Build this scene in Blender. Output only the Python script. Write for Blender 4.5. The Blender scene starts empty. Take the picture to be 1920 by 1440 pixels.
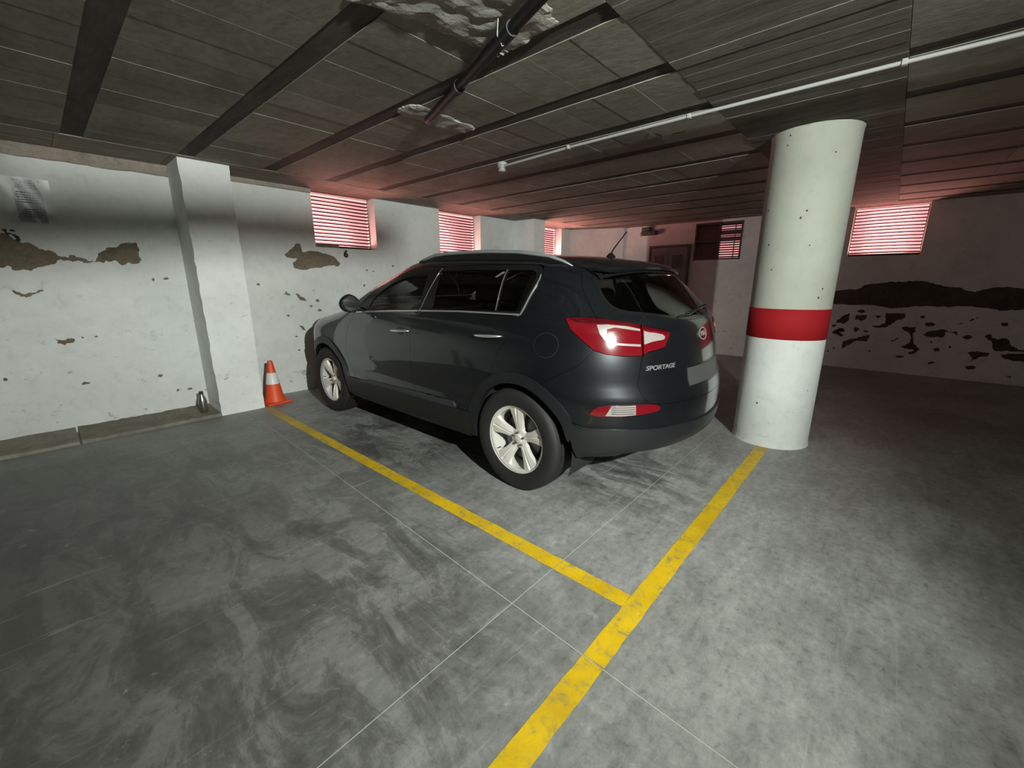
import bpy, bmesh, math, random
import numpy as np
from mathutils import Vector, Matrix, geometry, noise
C = bpy.context.scene.collection
SC = bpy.context.scene
PI = math.pi
rnd = random.Random(7)

# ------------------------------------------------------------------ camera, world, light, exposure
cd = bpy.data.cameras.new('camera'); cam = bpy.data.objects.new('camera', cd); C.objects.link(cam)
cd.sensor_width = 36.0; cd.lens = 779.45 / 1920 * 36.0; cd.clip_start = .02
cam.location = (0, 0, 1.3575)
_pi, _ya = 0.242812, 0.727368
_f = Vector((math.cos(_pi)*math.cos(_ya), math.cos(_pi)*math.sin(_ya), -math.sin(_pi)))
cam.rotation_euler = _f.to_track_quat('-Z', 'Y').to_euler()
SC.camera = cam
w = bpy.data.worlds.new('world'); SC.world = w; w.use_nodes = True
WORLD_RGB = (1.0, .36, .37); WORLD_STR = 1.5
w.node_tree.nodes['Background'].inputs[0].default_value = (*WORLD_RGB, 1)
w.node_tree.nodes['Background'].inputs[1].default_value = WORLD_STR
LAMP = Vector((.25, -1.65, 2.24)); FLOOD_W = 1250; LAMP_W = 60; LAMP_RGB = (.95, 1.0, .95)
def point_light(name, loc, power, rgb, rad):
    l = bpy.data.lights.new(name, 'POINT'); l.energy = power; l.color = rgb; l.shadow_soft_size = rad
    o = bpy.data.objects.new(name, l); o.location = loc; C.objects.link(o); return o
point_light('lamp_fill_light', LAMP+Vector((-.05, -.3, .0)), LAMP_W, LAMP_RGB, .035)  # weak omni lamp added for ambient and ceiling light
sl = bpy.data.lights.new('floodlight_beam', 'SPOT'); sl.energy = FLOOD_W; sl.color = LAMP_RGB; sl.shadow_soft_size = .028
sl.spot_size = math.radians(108); sl.spot_blend = 1.0
so = bpy.data.objects.new('floodlight_beam', sl); so.location = LAMP; C.objects.link(so)
_a, _e = math.radians(66), math.radians(-7)
so.rotation_euler = Vector((math.cos(_a)*math.cos(_e), math.sin(_a)*math.cos(_e), math.sin(_e))).to_track_quat('-Z', 'Y').to_euler()
def window_fill_light(name, loc, dr, sx, sy, power):
    # area lamp added outside a louvre, standing in for light off sunlit ground
    l = bpy.data.lights.new(name, 'AREA'); l.shape = 'RECTANGLE'; l.size = sx; l.size_y = sy; l.energy = power; l.color = (1.0, .40, .36)
    o = bpy.data.objects.new(name, l); o.location = loc; o.rotation_euler = Vector(dr).to_track_quat('-Z', 'Y').to_euler(); C.objects.link(o)
for _x, _w, _p in ((2.85, .9, 90), (4.85, .9, 100), (7.15, 1.1, 260)): window_fill_light('window_fill', (_x, 6.15, 1.62), (0, -.80, .60), _w, .5, _p)
window_fill_light('window_fill', (9.25, .19, 1.60), (-.80, 0, .60), .5, .9, 110)
def portal(name, loc, rot, sx, sy):
    l = bpy.data.lights.new(name, 'AREA'); l.shape = 'RECTANGLE'; l.size = sx; l.size_y = sy
    l.cycles.is_portal = True
    o = bpy.data.objects.new(name, l); o.location = loc; o.rotation_euler = rot; C.objects.link(o)
portal('daylight_portal', (2.85, 5.75, 2.1), (-PI/2, 0, 0), .95, .8)
portal('daylight_portal', (4.85, 5.75, 2.1), (-PI/2, 0, 0), .95, .8)
portal('daylight_portal', (7.15, 5.75, 2.1), (-PI/2, 0, 0), 1.1, .8)
portal('daylight_portal', (8.80, 2.53, 2.07), (0, PI/2, 0), .75, .9)
portal('daylight_portal', (8.80, .20, 2.1), (0, PI/2, 0), .8, .95)
SC.view_settings.view_transform = 'Standard'; SC.view_settings.look = 'None'
SC.view_settings.gamma = 1; SC.view_settings.use_curve_mapping = False
SC.view_settings.exposure = 0.0

# ------------------------------------------------------------------ materials
def mat(name, rgb=(.5, .5, .5), rough=.6, metal=0., spec=.5, coat=0., coat_rough=.05):
    m = bpy.data.materials.new(name); m.use_nodes = True
    b = m.node_tree.nodes['Principled BSDF']
    b.inputs['Base Color'].default_value = (*rgb, 1); b.inputs['Roughness'].default_value = rough
    b.inputs['Metallic'].default_value = metal; b.inputs['Specular IOR Level'].default_value = spec
    b.inputs['Coat Weight'].default_value = coat; b.inputs['Coat Roughness'].default_value = coat_rough
    return m
class NT:
    def __init__(s, m): s.m = m; s.t = m.node_tree; s.b = s.t.nodes['Principled BSDF']
    def n(s, typ, **kw):
        x = s.t.nodes.new(typ)
        for k, v in kw.items():
            if k in ('operation', 'blend_type', 'data_type', 'noise_dimensions', 'feature', 'distance', 'musgrave_type', 'interpolation_type', 'bands_direction', 'wave_type'): setattr(x, k, v)
            else: x.inputs[k].default_value = v
        return x
    def l(s, a, b): s.t.links.new(a, b)
    def pos(s, scale=(1, 1, 1), rot=(0, 0, 0)):
        g = s.t.nodes.new('ShaderNodeNewGeometry'); mp = s.t.nodes.new('ShaderNodeMapping')
        s.l(g.outputs['Position'], mp.inputs['Vector']); mp.inputs['Scale'].default_value = scale; mp.inputs['Rotation'].default_value = rot
        return mp.outputs[0]
    def noise(s, vec, scale, detail=6, rough=.6, dist=0.):
        x = s.t.nodes.new('ShaderNodeTexNoise'); s.l(vec, x.inputs['Vector'])
        x.inputs['Scale'].default_value = scale; x.inputs['Detail'].default_value = detail
        x.inputs['Roughness'].default_value = rough; x.inputs['Distortion'].default_value = dist
        return x.outputs['Fac']
    def ramp(s, fac, stops, interp='LINEAR'):
        x = s.t.nodes.new('ShaderNodeValToRGB'); s.l(fac, x.inputs[0]); cr = x.color_ramp; cr.interpolation = interp
        while len(cr.elements) < len(stops): cr.elements.new(.5)
        for e, (p, c) in zip(cr.elements, stops):
            e.position = p; e.color = (*c, 1) if isinstance(c, tuple) else (c, c, c, 1)
        return x.outputs[0]
    def mix(s, fac, a, b, mode='MIX'):
        x = s.t.nodes.new('ShaderNodeMix'); x.data_type = 'RGBA'; x.blend_type = mode
        for i, v in ((0, fac), (6, a), (7, b)):
            if isinstance(v, (int, float)): x.inputs[i].default_value = v
            elif isinstance(v, tuple): x.inputs[i].default_value = (*v, 1)
            else: s.l(v, x.inputs[i])
        return x.outputs[2]
    def math(s, op, a, b=0.):
        x = s.t.nodes.new('ShaderNodeMath'); x.operation = op
        for i, v in ((0, a), (1, b)):
            if isinstance(v, (int, float)): x.inputs[i].default_value = v
            else: s.l(v, x.inputs[i])
        return x.outputs[0]
    def bump(s, h, strength=.3, dist=.01):
        x = s.t.nodes.new('ShaderNodeBump'); s.l(h, x.inputs['Height']); x.inputs['Strength'].default_value = strength
        x.inputs['Distance'].default_value = dist; s.l(x.outputs[0], s.b.inputs['Normal'])
    def col(s, c): s.l(c, s.b.inputs['Base Color'])
    def rough(s, c): s.l(c, s.b.inputs['Roughness'])
    def blob(s, centre, radius):
        """soft 0..1 mask round a place on the floor (stains, line fade, broad darkening)"""
        g = s.t.nodes.new('ShaderNodeNewGeometry'); v = s.t.nodes.new('ShaderNodeVectorMath'); v.operation = 'DISTANCE'
        s.l(g.outputs['Position'], v.inputs[0]); v.inputs[1].default_value = centre
        x = s.t.nodes.new('ShaderNodeMapRange'); s.l(v.outputs['Value'], x.inputs[0])
        x.inputs[1].default_value = radius; x.inputs[2].default_value = radius*.2; x.inputs[3].default_value = 0; x.inputs[4].default_value = 1
        return x.outputs[0]

def m_floor():
    m = mat('floor_concrete', rough=.5, spec=.35); t = NT(m)
    p = t.pos(); ps = t.pos((.45, 1.5, 1), (0, 0, math.radians(38)))
    n1 = t.noise(p, 1.3, 10, .66, .15); n2 = t.noise(ps, 7.5, 12, .74, .2); n3 = t.noise(p, 26, 6, .7, .3); n4 = t.noise(p, 120, 3, .6)
    base = t.ramp(n1, [(.30, (.215, .22, .20)), (.5, (.30, .305, .285)), (.68, (.39, .40, .375))])
    st = t.ramp(n2, [(.30, .60), (.44, .86), (.55, 1.0), (.72, 1.22)])
    c = t.mix(1., base, st, 'MULTIPLY')
    fl = t.ramp(n3, [(.30, .55), (.44, .92), (.56, 1.04), (.72, 1.28)]); c = t.mix(.9, c, fl, 'MULTIPLY')
    sp = t.ramp(n4, [(.3, .86), (.6, 1.06)]); c = t.mix(.6, c, sp, 'MULTIPLY')
    # dark oily tyre stains in the neighbouring bay and by the car
    pd = t.pos((1.5, .62, 1), (0, 0, math.radians(-18)))
    d1 = t.ramp(t.noise(pd, 3.0, 13, .72, .7), [(.455, 0.), (.51, .55), (.62, 1.)])
    area = t.math('MAXIMUM', t.math('MAXIMUM', t.blob((.30, 1.70, 0), 1.35), t.math('MULTIPLY', t.blob((-.2, 2.3, 0), 2.8), .55)), t.math('MULTIPLY', t.blob((1.95, 3.1, 0), 1.25), .75))
    area = t.math('MAXIMUM', area, t.math('MULTIPLY', t.blob((2.6, 1.25, 0), .75), .7))
    
    k = t.math('MULTIPLY', d1, t.math('MINIMUM', t.math('MULTIPLY', area, 1.5), .86))
    c = t.mix(k, c, (.036, .037, .037))
    big = t.math('MULTIPLY', t.blob((-1.1, 2.9, 0), 3.9), .85); c = t.mix(big, c, (.085, .080, .072))  # broad even darkening of the left floor
    wh_ = t.ramp(t.noise(t.pos(), 9, 12, .8, .3), [(.60, 0.), (.66, .35), (.75, .6)]); c = t.mix(wh_, c, (.46, .46, .42))
    dk_ = t.ramp(t.noise(t.pos((1.3, .8, 1)), 6, 12, .8, .2), [(.29, .55), (.37, 0.)]); c = t.mix(dk_, c, (.10, .10, .09))
    # scratches
    psx = t.pos((.25, 5, 1), (0, 0, math.radians(25)))
    sc = t.ramp(t.noise(psx, 4.5, 8, .75, .8), [(.60, 0.), (.70, .5)]); c = t.mix(sc, c, (.42, .42, .38))
    t.col(c); t.rough(t.ramp(n2, [(.3, .38), (.7, .62)]))
    h = t.math('ADD', t.math('MULTIPLY', n2, .6), t.math('MULTIPLY', n3, .25)); t.bump(h, .35, .008)
    return m
def m_plaster(name, rgb=(.70, .72, .685), dirt=.35):
    m = mat(name, rough=.85, spec=.2); t = NT(m); p = t.pos()
    n1 = t.noise(p, 1.6, 6, .6); n2 = t.noise(p, 9, 8, .7, .4); n3 = t.noise(p, 45, 4, .6)
    a = tuple(x*.86 for x in rgb); c = t.ramp(n1, [(.3, a), (.65, rgb)])
    c = t.mix(dirt, c, t.ramp(n2, [(.3, .62), (.44, .95), (.6, 1.06)]), 'MULTIPLY')
    # chips and scuffs in the lower half of the wall
    g = t.t.nodes.new('ShaderNodeNewGeometry'); sx = t.t.nodes.new('ShaderNodeSeparateXYZ'); t.l(g.outputs['Position'], sx.inputs[0])
    mr = t.t.nodes.new('ShaderNodeMapRange'); t.l(sx.outputs[2], mr.inputs[0]); mr.inputs[1].default_value = 1.6; mr.inputs[2].default_value = .4
    k = t.math('MULTIPLY', t.ramp(t.noise(t.pos((1, 1, 1.6)), 7.5, 9, .74, .5), [(.615, 0.), (.66, .7)]), mr.outputs[0])
    c = t.mix(k, c, (.24, .235, .20)); t.col(c)
    t.bump(t.math('ADD', n2, t.math('MULTIPLY', n3, .35)), .35, .006); return m
def m_concrete(name, lo, hi, scale=3., stretch=(1, 1, 1), bump=.4, rough=.9):
    m = mat(name, rough=rough, spec=.15); t = NT(m); p = t.pos(stretch)
    n = t.noise(p, scale, 9, .68, .5); n3 = t.noise(p, scale*11, 5, .65)
    c = t.ramp(n, [(.3, lo), (.68, hi)]); c = t.mix(.6, c, t.ramp(n3, [(.3, .7), (.65, 1.12)]), 'MULTIPLY')
    ob = t.t.nodes.new('ShaderNodeObjectInfo'); c = t.mix(.8, c, t.ramp(ob.outputs['Random'], [(0., .82), (1., 1.12)]), 'MULTIPLY')
    t.col(c); t.bump(t.math('ADD', n, t.math('MULTIPLY', n3, .4)), bump, .01); return m
def m_yellow():
    m = mat('yellow_road_paint', rough=.55, spec=.4); t = NT(m); p = t.pos()
    n = t.noise(p, 14, 9, .72, .6); n2 = t.noise(p, 3, 5, .6)
    c = t.ramp(n2, [(.35, (.56, .35, .003)), (.6, (.72, .47, .006))])
    k = t.ramp(n, [(.36, .85), (.45, .25), (.56, 0.)]); c = t.mix(k, c, (.28, .23, .07))
    fade = t.math('MAXIMUM', t.blob((1.48, 4.85, 0), .75), t.blob((3.95, .6, 0), .3))
    c = t.mix(t.math('MULTIPLY', fade, .75), c, (.27, .24, .15)); t.col(c)
    t.bump(n, .2, .003); return m
MF = m_floor()
MW = m_plaster('white_wall_plaster')
MWF = m_plaster('far_wall_plaster', (.66, .60, .575), .45)
MP = m_plaster('pilaster_plaster', (.80, .82, .79), .3)
MCOL = m_plaster('column_upper_cream', (.46, .48, .41), .25)
MCOL2 = m_plaster('column_lower_white', (.76, .79, .75), .3)  # lower shaft set paler than the upper
MREN = m_concrete('bare_render', (.13, .105, .07), (.24, .20, .145), 5)
MREND = m_concrete('dark_bare_render', (.055, .040, .032), (.10, .078, .062), 5)
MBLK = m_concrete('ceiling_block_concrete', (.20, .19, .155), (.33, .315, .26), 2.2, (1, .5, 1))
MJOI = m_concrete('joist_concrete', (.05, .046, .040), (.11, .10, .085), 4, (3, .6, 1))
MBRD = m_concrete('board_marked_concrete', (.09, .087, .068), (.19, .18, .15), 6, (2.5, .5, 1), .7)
MPER = m_concrete('edge_beam_concrete', (.22, .185, .15), (.38, .33, .28), 5, (1, 3, 1))
MPAT = m_concrete('plaster_patch', (.22, .215, .18), (.42, .41, .36), 7, bump=.7)
MKERB = m_concrete('kerb_mortar', (.16, .15, .12), (.27, .25, .20), 5)
MJNT = mat('joint_filler', (.42, .42, .38), .8)
MYEL = m_yellow()
MRED = mat('red_band_paint', (.33, .010, .014), .75, 0, .2)
MPVC = mat('white_pvc', (.33, .335, .315), .5)
MPIPE = mat('black_pipe', (.016, .016, .016), .55)
MLOUV = mat('louvre_metal', (.035, .012, .012), .5); MLFR = mat('louvre_frame', (.62, .55, .52), .6)
MSTRIPE = mat('highlight_strip_grey', (.030, .032, .034), .35)  # lighter grey for highlights painted on the car's edges
MTRIM = mat('pillar_trim_grey', (.20, .20, .18), .8)
MLOUVD = mat('brown_louvre_metal', (.075, .045, .042), .5)
MBLACK = mat('black_paint', (.012, .012, .012), .6)
MDOOR = mat('grey_door_paint', (.165, .145, .15), .5)
MDOORF = mat('brown_door_frame', (.075, .055, .05), .5)
MBROWN = mat('dark_lamp_housing', (.05, .045, .04), .5)
MORANGE = mat('orange_rubber', (.74, .085, .022), .5)
MCWHITE = mat('reflective_white', (.72, .72, .70), .4)
MPAPER = mat('notice_paper', (.36, .35, .33), .6)
MINK = mat('notice_ink', (.10, .10, .11), .6)
def m_glass(name, tint, rough=.0, gl=(1, 1, 1)):
    m = bpy.data.materials.new(name); m.use_nodes = True; nt = m.node_tree; nt.nodes.clear()
    o = nt.nodes.new('ShaderNodeOutputMaterial'); mx = nt.nodes.new('ShaderNodeMixShader'); fr = nt.nodes.new('ShaderNodeFresnel')
    tr = nt.nodes.new('ShaderNodeBsdfTransparent'); g = nt.nodes.new('ShaderNodeBsdfGlossy')
    fr.inputs[0].default_value = 1.5; tr.inputs[0].default_value = (*tint, 1); g.inputs['Roughness'].default_value = rough; g.inputs[0].default_value = (*gl, 1)
    nt.links.new(fr.outputs[0], mx.inputs[0]); nt.links.new(tr.outputs[0], mx.inputs[1]); nt.links.new(g.outputs[0], mx.inputs[2]); nt.links.new(mx.outputs[0], o.inputs[0]); return m
MSLEEVE = m_glass('clear_plastic', (.96, .96, .96), .3)
MGF = m_glass('front_window_glass', (.86, .93, .88)); MGR = m_glass('privacy_glass', (.78, .81, .77)); MGB = m_glass('rear_privacy_glass', (.16, .17, .16), .03)
MPAINT = mat('grey_metallic_paint', (.009, .0105, .013), .33, .5, .5, 1., .03)
MCLAD = mat('dark_plastic_cladding', (.0095, .0105, .0115), .42)
MFRAME = mat('gloss_black_trim', (.008, .008, .008), .22)
MCHROME = mat('chrome', (.9, .9, .88), .24, .85)
MRAIL = mat('satin_roof_rail', (.24, .25, .25), .42, .25)
MALLOY = mat('alloy_wheel', (.80, .78, .72), .34, .4)
MTYRE = mat('tyre_rubber', (.011, .0107, .010), .7)
MLUG = mat('lug_nut_steel', (.16, .16, .15), .35, .9)
MDARK = mat('underbody_black', (.010, .010, .010), .8)
MINT = mat('interior_black', (.018, .018, .018), .75)
MDISC = mat('brake_steel', (.12, .12, .12), .5, .8)
MLRED = mat('red_lamp_lens', (.13, .0025, .006), .12, 0, .6, 1.)
MLDARK = mat('dark_red_lens', (.055, .0015, .004), .12, 0, .6, 1.)
MLWHITE = mat('clear_lamp_lens', (.34, .30, .285), .2, .2, .6, 1.)
MMIRR = mat('mirror_glass', (.02, .02, .02), .04, 0, 1., 1.)
MPLATE = mat('plate_white', (.05, .05, .05), .5)
MALU = mat('brushed_bottle', (.32, .31, .28), .3, .9)
MBASE = mat('bottle_dark', (.03, .03, .03), .3)
MGLOW = bpy.data.materials.new('lamp_diffuser'); MGLOW.use_nodes = True
MGLOW.node_tree.nodes['Principled BSDF'].inputs['Emission Color'].default_value = (.95, 1, .94, 1)
MGLOW.node_tree.nodes['Principled BSDF'].inputs['Emission Strength'].default_value = 6

# ------------------------------------------------------------------ object helpers
def link(name, me, m=None, parent=None, loc=None, smooth=False):
    o = bpy.data.objects.new(name, me); C.objects.link(o)
    if m is not None: me.materials.append(m)
    if parent is not None: o.parent = parent
    if loc is not None: o.location = loc
    if smooth:
        for p in me.polygons: p.use_smooth = True
    return o
def tag(o, label=None, cat=None, group=None, kind=None):
    if label: o['label'] = label
    if cat: o['category'] = cat
    if group: o['group'] = group
    if kind: o['kind'] = kind
    return o
def empty(name, loc=(0, 0, 0), rz=0.):
    o = bpy.data.objects.new(name, None); o.empty_display_size = .1; o.location = loc; o.rotation_euler = (0, 0, rz); C.objects.link(o); return o
def mesh(name, vs, fs):
    me = bpy.data.meshes.new(name); me.from_pydata([tuple(map(float, v)) for v in vs], [], fs); me.update(); return me
def box_me(name, x0, x1, y0, y1, z0, z1, bev=0., seg=1):
    bm = bmesh.new(); bmesh.ops.create_cube(bm, size=1)
    for v in bm.verts: v.co = ((x0+x1)/2+v.co.x*(x1-x0), (y0+y1)/2+v.co.y*(y1-y0), (z0+z1)/2+v.co.z*(z1-z0))
    if bev: bmesh.ops.bevel(bm, geom=bm.edges[:], offset=bev, segments=seg, affect='EDGES', profile=.6)
    me = bpy.data.meshes.new(name); bm.to_mesh(me); bm.free(); return me
def box(name, x0, x1, y0, y1, z0, z1, m, parent=None, bev=0., seg=1):
    return link(name, box_me(name, x0, x1, y0, y1, z0, z1, bev, seg), m, parent)
def lathe_me(name, prof, seg=32, axis='z', caps=True):
    vs = []; fs = []; n = len(prof)
    for i in range(seg):
        a = 2*PI*i/seg
        for (h, r) in prof:
            if axis == 'z': vs.append((r*math.cos(a), r*math.sin(a), h))
            else: vs.append((h, r*math.cos(a), r*math.sin(a)))
    for i in range(seg):
        j = (i+1) % seg
        for k in range(n-1): fs.append((i*n+k, j*n+k, j*n+k+1, i*n+k+1))
    if caps:
        fs.append(tuple(i*n for i in range(seg))[::-1]); fs.append(tuple(i*n+n-1 for i in range(seg)))
    bm = bmesh.new(); me = mesh(name, vs, fs); bm.from_mesh(me); bmesh.ops.recalc_face_normals(bm, faces=bm.faces[:]); bm.to_mesh(me); bm.free(); return me
def auto_smooth(me, ang=35):
    for p in me.polygons: p.use_smooth = True
    try: me.set_sharp_from_angle(angle=math.radians(ang))
    except Exception: pass
def tube_me(name, pts, r, seg=10, flat=1.):
    pts = [Vector(p) for p in pts]; vs = []; fs = []; n = len(pts)
    up = Vector((0, 0, 1))
    for i, p in enumerate(pts):
        d = (pts[min(i+1, n-1)]-pts[max(i-1, 0)]).normalized(); s = d.cross(up)
        if s.length < 1e-4: s = Vector((1, 0, 0))
        s.normalize(); u = s.cross(d); rr = r[i] if isinstance(r, (list, tuple)) else r
        for k in range(seg):
            a = 2*PI*k/seg; vs.append(p+s*math.cos(a)*rr+u*math.sin(a)*rr*flat)
    for i in range(n-1):
        for k in range(seg):
            k2 = (k+1) % seg; fs.append((i*seg+k, i*seg+k2, (i+1)*seg+k2, (i+1)*seg+k))
    fs.append(tuple(range(seg))[::-1]); fs.append(tuple((n-1)*seg+k for k in range(seg)))
    return mesh(name, vs, fs)
def rough_poly(poly, amp, it=3, seed=0):
    r = random.Random(seed); P = [Vector(p) for p in poly]
    for k in range(it):
        Q = []
        for i, a in enumerate(P):
            b = P[(i+1) % len(P)]; d = b-a; Q.append(a)
            if d.length > .006: Q.append((a+b)/2+Vector((-d.y, d.x))/max(d.length, 1e-6)*r.uniform(-1, 1)*min(amp, d.length*.28))
        P = Q; amp *= .6
    return [(p.x, p.y) for p in P]
def in_poly(px, py, poly):
    px = np.asarray(px); py = np.asarray(py); ins = np.zeros(px.shape, bool); n = len(poly); j = n-1
    for i in range(n):
        xi, yi = poly[i]; xj, yj = poly[j]
        if yi != yj:
            c = ((yi > py) != (yj > py)) & (px < (xj-xi)*(py-yi)/(yj-yi)+xi); ins ^= c
        j = i
    return ins
def cdt(outer, holes=(), pts=()):
    V = []; E = []
    for L in [outer]+list(holes):
        s = len(V); V += [Vector(p) for p in L]; E += [(s+i, s+(i+1) % len(L)) for i in range(len(L))]
    V += [Vector(p) for p in pts]
    vs, es, fs, *_ = geometry.delaunay_2d_cdt(V, E, [], 0, 1e-6)
    vs = np.array([(v.x, v.y) for v in vs]); fs = np.array([f for f in fs if len(f) == 3])
    c = vs[fs].mean(axis=1); k = in_poly(c[:, 0], c[:, 1], outer)
    for h in holes: k &= ~in_poly(c[:, 0], c[:, 1], h)
    a = vs[fs]; ar = np.abs((a[:, 1, 0]-a[:, 0, 0])*(a[:, 2, 1]-a[:, 0, 1])-(a[:, 1, 1]-a[:, 0, 1])*(a[:, 2, 0]-a[:, 0, 0])); k &= ar > 1e-9
    fs = fs[k]; used = np.unique(fs); mp = -np.ones(len(vs), int); mp[used] = np.arange(len(used))
    return vs[used], mp[fs]
def boundary(fs):
    from collections import Counter
    d = {}
    for f in fs:
        for i in range(3):
            e = (int(f[i]), int(f[(i+1) % 3])); d[e] = 1
    return [e for e in d if (e[1], e[0]) not in d]
# ------------------------------------------------------------------ the setting
H = 2.44; YW = 5.42; XW = 8.5; X0 = -4.2; Y0 = -6.0
# floor: filler bed with four cast slabs, thin joints between them
fl = box('floor', X0, XW+.3, Y0, YW+.3, -.08, -.0012, MJNT); tag(fl, kind='structure')
def jx(y): return 1.095+.042*y
g = .0022; yj = 1.012
for (a, b, s) in (((X0, Y0), (None, yj), 0), ((None, Y0), (XW+.3, yj), 1), ((X0, yj), (None, YW+.3), 2), ((None, yj), (XW+.3, YW+.3), 3)):
    ya, yb = a[1]+(g if s > 1 else 0), b[1]-(g if s < 2 else 0)
    xa0, xa1 = (a[0], a[0]) if a[0] is not None else (jx(ya)+g, jx(yb)+g)
    xb0, xb1 = (b[0], b[0]) if b[0] is not None else (jx(ya)-g, jx(yb)-g)
    q = [(xa0, ya), (xb0, ya), (xb1, yb), (xa1, yb)]
    bm = bmesh.new(); vt = [bm.verts.new((x, y, 0)) for x, y in q]; vb = [bm.verts.new((x, y, -.0011)) for x, y in q]
    bm.faces.new(vt)
    for i in range(4): bm.faces.new((vb[i], vb[(i+1) % 4], vt[(i+1) % 4], vt[i]))
    me = bpy.data.meshes.new('slab'); bm.to_mesh(me); bm.free(); link('slab', me, MF, fl)
# painted yellow bay lines (thin paint film, split where the joints cross)
yl = empty('painted_bay_line', (1.478, 2.8, 0)); tag(yl, 'faded yellow bay line running from the T junction to the orange cone', 'line')
def strip(name, x0, x1, y0, y1, par, seed=0):
    r = random.Random(seed); n = 60; P = []
    lx = (x1-x0) > (y1-y0)
    for i in range(n+1):
        t = i/n; j = r.uniform(-.0022, .0022); k = r.uniform(-.0022, .0022)
        P.append(((x0+(x1-x0)*t, y0+j), (x0+(x1-x0)*t, y1+k)) if lx else ((x0+j, y0+(y1-y0)*t), (x1+k, y0+(y1-y0)*t)))
    vs = []; fs = []
    for a, b in P: vs += [(*a, .0011), (*b, .0011)]
    for i in range(n): fs.append((2*i, 2*i+1, 2*i+3, 2*i+2) if not lx else (2*i, 2*i+2, 2*i+3, 2*i+1))
    me = mesh(name, vs, fs); o = link(name, me, MYEL, par)
    if par is not None: o.matrix_parent_inverse = Matrix.Translation(par.location).inverted()
    return o
strip('paint_film', 1.435, 1.522, .648, yj-g, yl, 1); strip('paint_film', 1.435, 1.522, yj+g, 4.97, yl, 2)
yt = empty('painted_bay_line', (2, .6, 0)); tag(yt, 'bright yellow cross line running from the frame bottom to the round column', 'line')
strip('paint_film', -2.5, jx(.6)-g, .556, .646, yt, 3); strip('paint_film', jx(.6)+g, 3.87, .556, .646, yt, 4)

# wall sheets with openings and peeled patches
def wall_sheet(name, to3, u0, u1, z0, z1, windows, peels, m, mren, rec=.19, nrm=1):
    """to3(u, z, depth) -> point; windows cut right through with jambs rec deep, peels are 6 mm deep losses of plaster"""
    outer = [(u0, z0), (u1, z0), (u1, z1), (u0, z1)]
    wh = [[(a, c), (b, c), (b, d), (a, d)] for a, b, c, d in windows]
    vs, fs = cdt(outer, wh+peels)
    V = [to3(u, z, 0.) for u, z in vs]; F = [tuple(map(int, f)) for f in fs]
    for (a, b) in boundary(F):
        if all(abs(vs[i][0]-u0) < 1e-5 or abs(vs[i][0]-u1) < 1e-5 or abs(vs[i][1]-z0) < 1e-5 or abs(vs[i][1]-z1) < 1e-5 for i in (a, b)) and not any(min(abs(vs[a][0]-w_[0]), abs(vs[a][0]-w_[1])) < 1e-4 and min(abs(vs[b][0]-w_[0]), abs(vs[b][0]-w_[1])) < 1e-4 and a != b for w_ in windows): continue
        onw = any(w_[0]-1e-4 <= vs[a][0] <= w_[1]+1e-4 and w_[2]-1e-4 <= vs[a][1] <= w_[3]+1e-4 and w_[0]-1e-4 <= vs[b][0] <= w_[1]+1e-4 and w_[2]-1e-4 <= vs[b][1] <= w_[3]+1e-4 for w_ in windows)
        d = rec if onw else .007
        i = len(V); V += [to3(*vs[a], 0.), to3(*vs[b], 0.), to3(*vs[b], d), to3(*vs[a], d)]; F.append((i, i+1, i+2, i+3))
    me = mesh(name, V, F); bm = bmesh.new(); bm.from_mesh(me); bmesh.ops.remove_doubles(bm, verts=bm.verts[:], dist=1e-5); bmesh.ops.recalc_face_normals(bm, faces=bm.faces[:]); bm.to_mesh(me); bm.free()
    wo = link(name, me, m); tag(wo, kind='structure')
    for P in peels:
        us = [p[0] for p in P]; zs = [p[1] for p in P]; a, b, c, d = min(us)-.01, max(us)+.01, min(zs)-.01, max(zs)+.01
        c = max(c, z0)
        link('exposed_render', mesh('exposed_render', [to3(a, c, .0065), to3(b, c, .0065), to3(b, d, .0065), to3(a, d, .0065)], [(0, 1, 2, 3)]), mren, wo)
    return wo
def blobs(spec, r0, seed):
    out = []; r = random.Random(seed)
    for (u, z) in spec:
        n = 7; rr = r0*r.uniform(.6, 1.5); sx = r.uniform(.8, 2.)
        out.append(rough_poly([(u+math.cos(2*PI*i/n)*rr*sx*r.uniform(.5, 1.2), z+math.sin(2*PI*i/n)*rr*r.uniform(.4, 1.)) for i in range(n)], .008, 2, seed+len(out)))
    return out
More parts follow.
